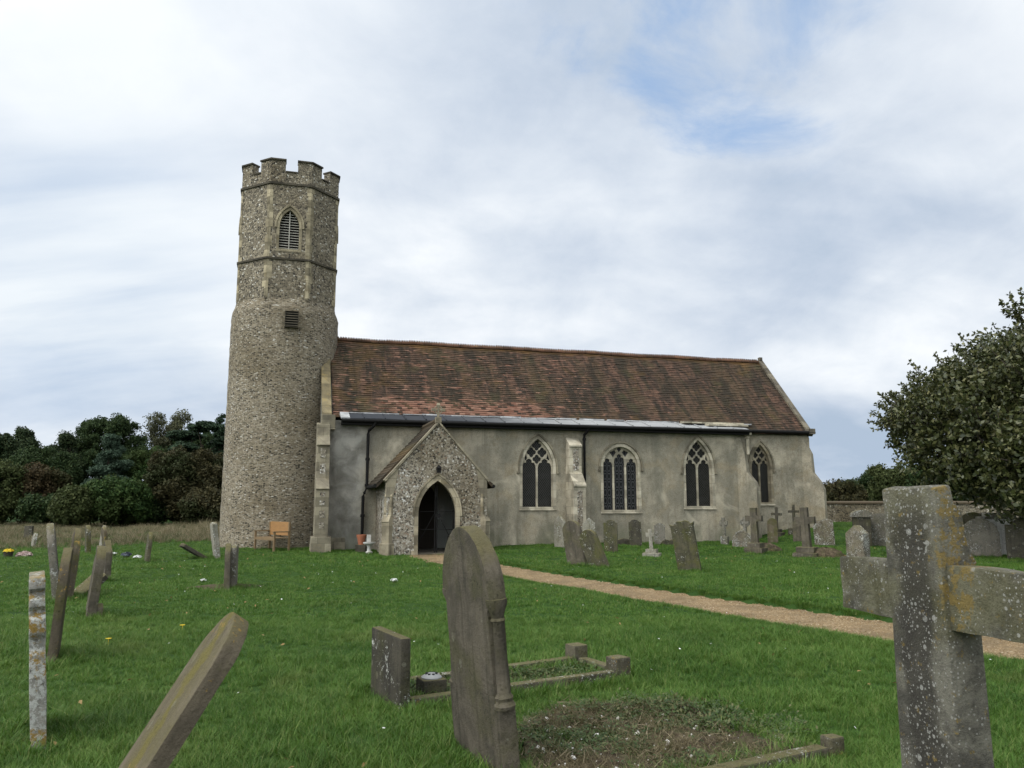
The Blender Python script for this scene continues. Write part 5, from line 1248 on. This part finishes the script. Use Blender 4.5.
# shoots standing proud of the outline, each a twig with whorls of leaves
SV = []; tw = MB(); B_ = np.array(OB)
for i in range(240):
    b_ = B_[rs.choice(len(B_), p=[.16, .2, .15, .12, .08, .09, .16, .04])]; d = rs.randn(3); d[2] = abs(d[2]) * .9 - .15; d[0] -= .5; d /= np.linalg.norm(d)
    p0 = b_[:3] + d * b_[3:6] * .92
    dirn = d * .8 + np.array([-.25, 0, .55]) * rs.uniform(.2, 1) + rs.randn(3) * .2; dirn /= np.linalg.norm(dirn); L_ = rs.uniform(.3, .75)
    tw.tube([tuple(p0 - dirn * .3), tuple(p0 + dirn * L_ * .5 + rs.randn(3) * .03), tuple(p0 + dirn * L_)], [.014, .009, .005], 4, cap=False)
    for t in np.linspace(.1, 1, 6):
        for q in range(7):
            c0 = p0 + dirn * L_ * t; ld = dirn * .5 + rs.randn(3) * .8; ld /= np.linalg.norm(ld); sd = np.cross(ld, rs.randn(3)); sd /= np.linalg.norm(sd); s = rs.uniform(.08, .13)
            SV += [c0, c0 + ld * s * .5 + sd * s * .27, c0 + ld * s, c0 + ld * s * .5 - sd * s * .27]
SV = np.array(SV); np_mesh('shoots', SV, np.arange(len(SV)).reshape(-1, 4), LF_OAK, oak)
tag(tw.build('twigs', TWIG, oak), kind='stuff')
# the separate sprig at the top right
SV = []; tw = MB()
base = ray(1030, 330, 21.5) - Vector(oak.location)
for tip in ((1003, 303), (1010, 296), (1021, 292), (1016, 312), (1032, 296), (1006, 312)):
    en = ray(tip[0], tip[1], 21.5) - Vector(oak.location); mid = (base + en) / 2 + Vector((.1, 0, .05)); tw.tube([base, mid, en], [.016, .011, .006], 5)
    for t in np.linspace(.45, 1.03, 6):
        for q in range(9):
            c0 = np.array(base + (en - base) * t); ld = rs.randn(3) + np.array([-.2, 0, .3]); ld /= np.linalg.norm(ld); sdv = np.cross(ld, rs.randn(3)); sdv /= np.linalg.norm(sdv); q_ = rs.uniform(.1, .16)
            SV += [c0, c0 + ld * q_ * .5 + sdv * q_ * .27, c0 + ld * q_, c0 + ld * q_ * .5 - sdv * q_ * .27]
SV = np.array(SV); np_mesh('sprig_leaves', SV, np.arange(len(SV)).reshape(-1, 4), LF_OAK, oak); tw.build('sprig_twig', TWIG, oak)
# ------------------------------------------------------------------ grass and other ground cover (nobody could count it)
def tuft(name, n, r, h, wd, lean, material, seed, seg=3, flop=0.6):
    rs = np.random.RandomState(seed); V = []; Fq = []
    for _ in range(n):
        a = rs.uniform(0, 2 * PI); rr = r * math.sqrt(rs.rand()); b = Vector((rr * math.cos(a), rr * math.sin(a), -.01)); t = rs.uniform(0, 2 * PI); hh = h * rs.uniform(.5, 1.15)
        d = Vector((math.cos(t), math.sin(t), 0)); ln = lean * rs.uniform(.2, 1.3); sd = Vector((-d.y, d.x, 0)) * wd * rs.uniform(.7, 1.3)
        base = len(V)
        for q in range(seg + 1):
            f = q / seg; c0 = b + d * (ln * hh * f * f) + Vector((0, 0, hh * (f - flop * .35 * ln * f * f)))
            ww = sd * (1 - f) ** .7 if q < seg else sd * .05
            V += [tuple(c0 - ww), tuple(c0 + ww)]
        Fq += [(base + 2 * q, base + 2 * q + 1, base + 2 * q + 3, base + 2 * q + 2) for q in range(seg)]
    me = bpy.data.meshes.new(name); me.from_pydata(V, [], Fq); me.materials.append(material)
    return bpy.data.objects.new(name, me)
def scatter(name, pts, scl, tufts, kind='stuff', tilt=.12, seed=0, zs=None):
    """points carrying rot/scl attributes, one tuft instanced on each by geometry nodes"""
    col = bpy.data.collections.new(name + '_tufts')
    for t in tufts: col.objects.link(t)
    rs = np.random.RandomState(seed); n = len(pts)
    me = bpy.data.meshes.new(name); me.vertices.add(n); me.vertices.foreach_set('co', np.ascontiguousarray(pts, np.float32).ravel())
    rot = np.stack([rs.randn(n) * tilt, rs.randn(n) * tilt, rs.rand(n) * 2 * PI], 1).astype(np.float32)
    a = me.attributes.new('rot', 'FLOAT_VECTOR', 'POINT'); a.data.foreach_set('vector', rot.ravel())
    s3 = np.stack([scl, scl, scl if zs is None else zs], 1).astype(np.float32)
    a = me.attributes.new('scl', 'FLOAT_VECTOR', 'POINT'); a.data.foreach_set('vector', s3.ravel())
    o = bpy.data.objects.new(name, me); COL.objects.link(o)
    g = bpy.data.node_groups.new(name, 'GeometryNodeTree')
    g.interface.new_socket('Geometry', in_out='INPUT', socket_type='NodeSocketGeometry'); g.interface.new_socket('Geometry', in_out='OUTPUT', socket_type='NodeSocketGeometry')
    gi = g.nodes.new('NodeGroupInput'); go = g.nodes.new('NodeGroupOutput'); ip = g.nodes.new('GeometryNodeInstanceOnPoints'); ci = g.nodes.new('GeometryNodeCollectionInfo')
    ci.inputs['Collection'].default_value = col; ci.inputs['Separate Children'].default_value = True; ci.inputs['Reset Children'].default_value = True
    ip.inputs['Pick Instance'].default_value = True
    rv = g.nodes.new('FunctionNodeRandomValue'); rv.data_type = 'INT'; rv.inputs[4].default_value = 0; rv.inputs[5].default_value = len(tufts) - 1
    ar = g.nodes.new('GeometryNodeInputNamedAttribute'); ar.data_type = 'FLOAT_VECTOR'; ar.inputs[0].default_value = 'rot'
    as_ = g.nodes.new('GeometryNodeInputNamedAttribute'); as_.data_type = 'FLOAT_VECTOR'; as_.inputs[0].default_value = 'scl'
    e2r = g.nodes.new('FunctionNodeEulerToRotation')
    L = g.links.new
    L(gi.outputs[0], ip.inputs['Points']); L(ci.outputs[0], ip.inputs['Instance']); L(rv.outputs[2], ip.inputs['Instance Index'])
    L(ar.outputs[0], e2r.inputs[0]); L(e2r.outputs[0], ip.inputs['Rotation']); L(as_.outputs[0], ip.inputs['Scale']); L(ip.outputs[0], go.inputs[0])
    md = o.modifiers.new('scatter', 'NODES'); md.node_group = g
    return tag(o, kind=kind)
def pts_in(y0, y1, dens, seed, spread=.94, left=None):
    rs = np.random.RandomState(seed); A_ = spread * (y1 ** 2 - y0 ** 2); n = int(A_ * dens)
    y = np.sqrt(rs.rand(n) * (y1 ** 2 - y0 ** 2) + y0 ** 2); x = (rs.rand(n) * 2 - 1) * spread * y
    return x, y
def blocked(x, y):
    u, v = church_uv(x, y)
    b = (u > -6.7) & (u < 13) & (v > -.02) & (v < 7.3)
    b |= (u > PU - PH - .05) & (u < PU + PH + .05) & (v > PV0 - .05) & (v < .1)
    b |= (u - TU) ** 2 + (v - TV) ** 2 < 2.0 ** 2
    return b | on_path(x, y)
gx_, gy_, gs_ = [], [], []
TU_N = [tuft('grass_tuft', 24, .05, .082, .0024, .95, GRASS, i) for i in range(6)]
TU_F = [tuft('grass_tuft', 34, .14, .075, .006, .9, GRASS, 20 + i, 2) for i in range(5)]
KRECT = [BED1[i] for i in range(4)]
KERBS = [(tuple(A), tuple(B)), (tuple(D_), tuple(C_)), (tuple(B), tuple(C_)), ((.15, 4.33), (1.95, 5.31)), ((1.97, 5.42), (1.6, 6.0))]
def lawn(y0, y1, dens, seed, base, longer=0.0):
    x, y = pts_in(y0, y1, dens, seed)
    nb = ~blocked(x, y)
    bed = in_poly(x, y, BED2); rs = np.random.RandomState(seed + 99)
    keep = nb & (~bed | (rs.rand(len(x)) < .07 + .45 * (vnoise(x, y, 2.3) > .52))) 
    k1 = in_poly(x, y, np.array([tuple(q) for q in KRECT])); keep &= ~k1 | (rs.rand(len(x)) < .55)
    for (xa, ya), (xb, yb) in KERBS:
        L2 = (xb - xa) ** 2 + (yb - ya) ** 2; t = np.clip(((x - xa) * (xb - xa) + (y - ya) * (yb - ya)) / L2, 0, 1)
        keep &= np.hypot(x - xa - t * (xb - xa), y - ya - t * (yb - ya)) > .055
    x, y = x[keep], y[keep]; rs = np.random.RandomState(seed + 7)
    s = base * (.55 + .55 * vnoise(x, y, 1.3) + .35 * vnoise(x, y, .35)) * (.75 + .5 * rs.rand(len(x)))
    u, v = church_uv(x, y)
    return np.stack([x, y, gh(x, y)], 1), s
a, sa = lawn(2.4, 7, 640, 1, 1.0); b, sb = lawn(7, 11.5, 340, 2, .86); 
scatter('lawn_grass', np.concatenate([a, b]), np.concatenate([sa, sb]), TU_N, seed=1)
a, sa = lawn(11.5, 20, 85, 3, .66); b, sb = lawn(20, 46, 28, 4, .9)
scatter('mown_grass', np.concatenate([a, b]), np.concatenate([sa, sb]), TU_F, seed=2)
# longer grass round the bases of stones and along the kerbs
lx_, ly_ = [], []; rs = np.random.RandomState(12)
for o in list(SC.objects):
    if o.parent is None and o.get('category') in ('headstone', 'cross', 'footstone', 'tomb') and o.location.y < 26:
        n = int(70 * (1 if o.location.y < 9 else .5)); t = rs.rand(n) * 2 * PI; yw = o.rotation_euler.z
        ax_ = (.42 + .14 * rs.rand(n)) * np.cos(t); ay_ = (.14 + .14 * rs.rand(n)) * np.sin(t)
        lx_.append(o.location.x + ax_ * math.cos(yw) - ay_ * math.sin(yw)); ly_.append(o.location.y + ax_ * math.sin(yw) + ay_ * math.cos(yw))
for p0, p1, n in ((A, B, 240), (D_, C_, 200), (Vector((.15, 4.31)), Vector((1.95, 5.29)), 170), (Vector((2.02, 5.42)), Vector((1.66, 6.0)), 90), (B, C_, 60)):
    t = rs.rand(n); d_ = Vector((p1[0] - p0[0], p1[1] - p0[1])); nn = Vector((-d_.y, d_.x)).normalized(); sdv = rs.choice([-1, 1], n) * (.09 + .1 * rs.rand(n))
    lx_.append(p0[0] + d_.x * t + nn.x * sdv); ly_.append(p0[1] + d_.y * t + nn.y * sdv)
lx_ = np.concatenate(lx_); ly_ = np.concatenate(ly_); ok = ~blocked(lx_, ly_); lx_, ly_ = lx_[ok], ly_[ok]
scatter('uncut_grass', np.stack([lx_, ly_, gh(lx_, ly_)], 1), (1.0 + .9 * rs.rand(len(lx_))), TU_N, seed=3)
# turf lip overhanging the far side of the path
x = np.linspace(-1.2, 9, 2600) + rs.randn(2600) * .02; y = yupp(x) + .02 + .12 * rs.rand(len(x)); 
x2 = np.linspace(-2.2, 9, 1500) + rs.randn(1500) * .02; y2 = ylow(x2) - .01 - .05 * rs.rand(len(x2)); x = np.concatenate([x, x2]); y = np.concatenate([y, y2])
scatter('verge_grass', np.stack([x, y, gh(x, y)], 1), .55 + .4 * rs.rand(len(x)), TU_N, seed=4)
# tall dry grass under the wood
TT = [tuft('tall_tuft', 26, .24, .55 + .12 * (i % 3), .011, .6, TALL, 40 + i, 3) for i in range(6)]
n = 30000; x = -44 + rs.rand(n) * 38; y = 26 + rs.rand(n) * 32
u, v = church_uv(x, y)
bound = np.interp(x / y, [-.68, -.5, -.44, -.36], [25.8, 29.0, 31.5, 33.5])
ok = (np.abs(x / y) < .75) & (y > bound + 1.2 * (vnoise(x, y, .7) - .5)) & ~blocked(x, y) & (rs.rand(n) < .35 + .7 * smooth((y - bound) / 2)) & (vnoise(x, y, .45) > .18); x, y = x[ok], y[ok]
bd = np.interp(x / y, [-.68, -.5, -.44, -.36], [25.8, 29.0, 31.5, 33.5])
s = (.2 + .5 * vnoise(x, y, .9) + .55 * vnoise(x, y, .33) * vnoise(x, y, 2.1)) * (.55 + .3 * smooth((y - bd) / 3)) * np.interp(x / y, [-.68, -.5, -.4, -.34], [.75, .75, .95, 1.25]) * (.7 + .6 * rs.rand(len(x))); gsel = rs.rand(len(x)) < np.interp(x / y, [-.68, -.45, -.34], [.62, .4, .25]); 
scatter('tall_dry_grass', np.stack([x, y, gh(x, y)], 1)[~gsel], s[~gsel], TT, seed=5)
ROUGH = grass_mat('rough_grass', (.018, .032, .008), (.04, .06, .015), (.085, .1, .03), (.2, .17, .09), .12, .4)
scatter('rough_grass', np.stack([x, y, gh(x, y)], 1)[gsel], s[gsel] * .85, [tuft('rough_tuft', 30, .26, .5, .011, .8, ROUGH, 140 + i, 3) for i in range(4)], seed=15)
# weeds in the beds, and chalky pebbles on the soil
def weed(name, n, r, seed):
    rs = np.random.RandomState(seed); V = []
    for _ in range(n):
        t = rs.uniform(0, 2 * PI); q = r * math.sqrt(rs.rand()); c0 = np.array([q * math.cos(t), q * math.sin(t), rs.uniform(.01, .07)]); d = np.array([math.cos(t + rs.randn() * .6), math.sin(t + rs.randn() * .6), rs.uniform(-.2, .7)]); d /= np.linalg.norm(d)
        sd = np.cross(d, [0, 0, 1]) + rs.randn(3) * .2; sd /= np.linalg.norm(sd); s = rs.uniform(.007, .018)
        V += [c0, c0 + d * s + sd * s * .55, c0 + d * s * 2, c0 + d * s - sd * s * .55]
    me = bpy.data.meshes.new(name); V = np.array(V); me.from_pydata(V.tolist(), [], np.arange(len(V)).reshape(-1, 4).tolist()); me.materials.append(WEED); return bpy.data.objects.new(name, me)
WD = [weed('weed', 60, .085, 60 + i) for i in range(4)]
x = rs.rand(5200) * 2.6 - .3; y = 4.2 + rs.rand(5200) * 3.0; f = vnoise(x, y, 1.8)
edge_d = np.array([min(np.hypot(BED2[:, 0] - a_, BED2[:, 1] - b_)) for a_, b_ in zip(x, y)])
ok = in_poly(x, y, BED2) & ((f > .66) | (y > 6.15) | ((x < .5) & (y > 5.3)) | (rs.rand(len(x)) < .07)) & (rs.rand(len(x)) < .24)
# two darker leafy clumps near the back of the bed, and the planting inside the other kerb
cx1 = np.concatenate([1.2 + rs.randn(110) * .26, 1.6 + rs.randn(60) * .2]); cy1 = np.concatenate([6.45 + rs.randn(110) * .16, 5.95 + rs.randn(60) * .15])
kx = rs.rand(1500) * 2.4 - 1.3; ky = 6.4 + rs.rand(1500) * 2.0; kin = in_poly(kx, ky, np.array([tuple(q) for q in KRECT]))
x = np.concatenate([x[ok], cx1, kx[kin]]); y = np.concatenate([y[ok], cy1, ky[kin]]); s = .45 + .5 * rs.rand(len(x)); s[ok.sum():ok.sum() + 170] *= 1.2
scatter('weeds', np.stack([x, y, gh(x, y) + .015], 1), s, WD, seed=6, tilt=.2)
x = rs.rand(7000) * 2.6 - .3; y = 4.2 + rs.rand(7000) * 3.0; ok = in_poly(x, y, BED2) & (vnoise(x, y, 2.1) + .3 * rs.rand(len(x)) > .55); x, y = x[ok], y[ok]
THATCH = grass_mat('dry_thatch', (.06, .05, .022), (.13, .105, .055), (.2, .165, .095), (.27, .22, .14), .3, 2.0)
scatter('dry_thatch', np.stack([x, y, gh(x, y) + .02], 1), .6 + .8 * rs.rand(len(x)), [tuft('thatch_tuft', 16, .06, .05, .0022, 1.9, THATCH, 80 + i) for i in range(4)], seed=9, tilt=.5)
def lump(name, material, seed):
    rs = np.random.RandomState(seed); bm = bmesh.new(); bmesh.ops.create_icosphere(bm, subdivisions=1, radius=.5)
    for v in bm.verts: v.co = Vector((v.co.x * 1.2, v.co.y, v.co.z * .7)) * rs.uniform(.8, 1.2)
    me = bpy.data.meshes.new(name); bm.to_mesh(me); bm.free(); me.materials.append(material); return bpy.data.objects.new(name, me)
x = rs.rand(420) * 2.6 - .3; y = 4.2 + rs.rand(420) * 2.6; ok = in_poly(x, y, BED2) & (x + .25 * (y - 4.3) > .4); x, y = x[ok], y[ok]
scatter('chalk_stones', np.stack([x, y, gh(x, y) + .05], 1), .010 + .034 * rs.rand(len(x)) ** 4, [lump('chalk_stone', PEB_W, i) for i in range(3)], seed=7, tilt=.6)
x = rs.rand(60000) * 9.5 - 2.6; y = 5 + rs.rand(60000) * 20; ok = on_path(x, y, -.03) & (rs.rand(len(x)) < np.clip(140 / y ** 2, .15, 1)); x, y = x[ok], y[ok]
scatter('gravel_stones', np.stack([x, y, gh(x, y) + .02], 1), .010 + .014 * rs.rand(len(x)), [lump('gravel_stone', PEBBLE, 10 + i) for i in range(4)], seed=8, tilt=.8)
# fallen scraps: a few dandelions on the lawn
def dandelion(base, label):
    p = ground_at(*base); m = MB(); rs = random.Random(int(base[0]))
    for q in range(14):
        t = q * 2 * PI / 14; r_ = .028; m.add([(0, 0, .075), (r_ * math.cos(t - .2), r_ * math.sin(t - .2), .085), (r_ * 1.25 * math.cos(t), r_ * 1.25 * math.sin(t), .083), (r_ * math.cos(t + .2), r_ * math.sin(t + .2), .085)], [(0, 1, 2, 3)])
    m.tube([(0, 0, -.02), (0, 0, .076)], .003, 5)
    o = m.build('dandelion', YELP, None); o.location = p; tag(o, label, 'flower')
dandelion((108, 646), 'yellow dandelion on the lawn right of the edge-on headstones')
dandelion((182, 632), 'yellow dandelion on the lawn above the leaning slab')

# daisies and fallen leaves dotted over the lawn
def bit(name, material, pts):
    me = bpy.data.meshes.new(name); me.from_pydata(pts, [], [tuple(range(len(pts)))]); me.materials.append(material); return bpy.data.objects.new(name, me)
LITTER = leafy('fallen_leaf', [(0, (.12, .07, .03)), (.5, (.2, .13, .05)), (1, (.28, .2, .07))], .7, .1)
rs = np.random.RandomState(77)
def strew(n, y0, y1):
    x, y = pts_in(y0, y1, n / (.94 * (y1 ** 2 - y0 ** 2)), rs.randint(1000)); k_ = ~blocked(x, y) & ~in_poly(x, y, BED2); return x[k_], y[k_]
x, y = strew(420, 4.5, 26); scatter('fallen_leaves', np.stack([x, y, gh(x, y) + .055], 1), .7 + .6 * rs.rand(len(x)), [bit('fallen_leaf', LITTER, [(-.03, 0, 0), (-.005, -.014, .006), (.03, 0, .002), (-.005, .014, .008)])], seed=31, tilt=.4)
x, y = strew(260, 4.5, 22); scatter('daisies', np.stack([x, y, gh(x, y) + .085], 1), .7 + .5 * rs.rand(len(x)), [bit('daisy', WHIP, [(.011 * math.cos(t), .011 * math.sin(t), 0) for t in np.linspace(0, 2 * PI, 9)[:-1]])], seed=32, tilt=.25)
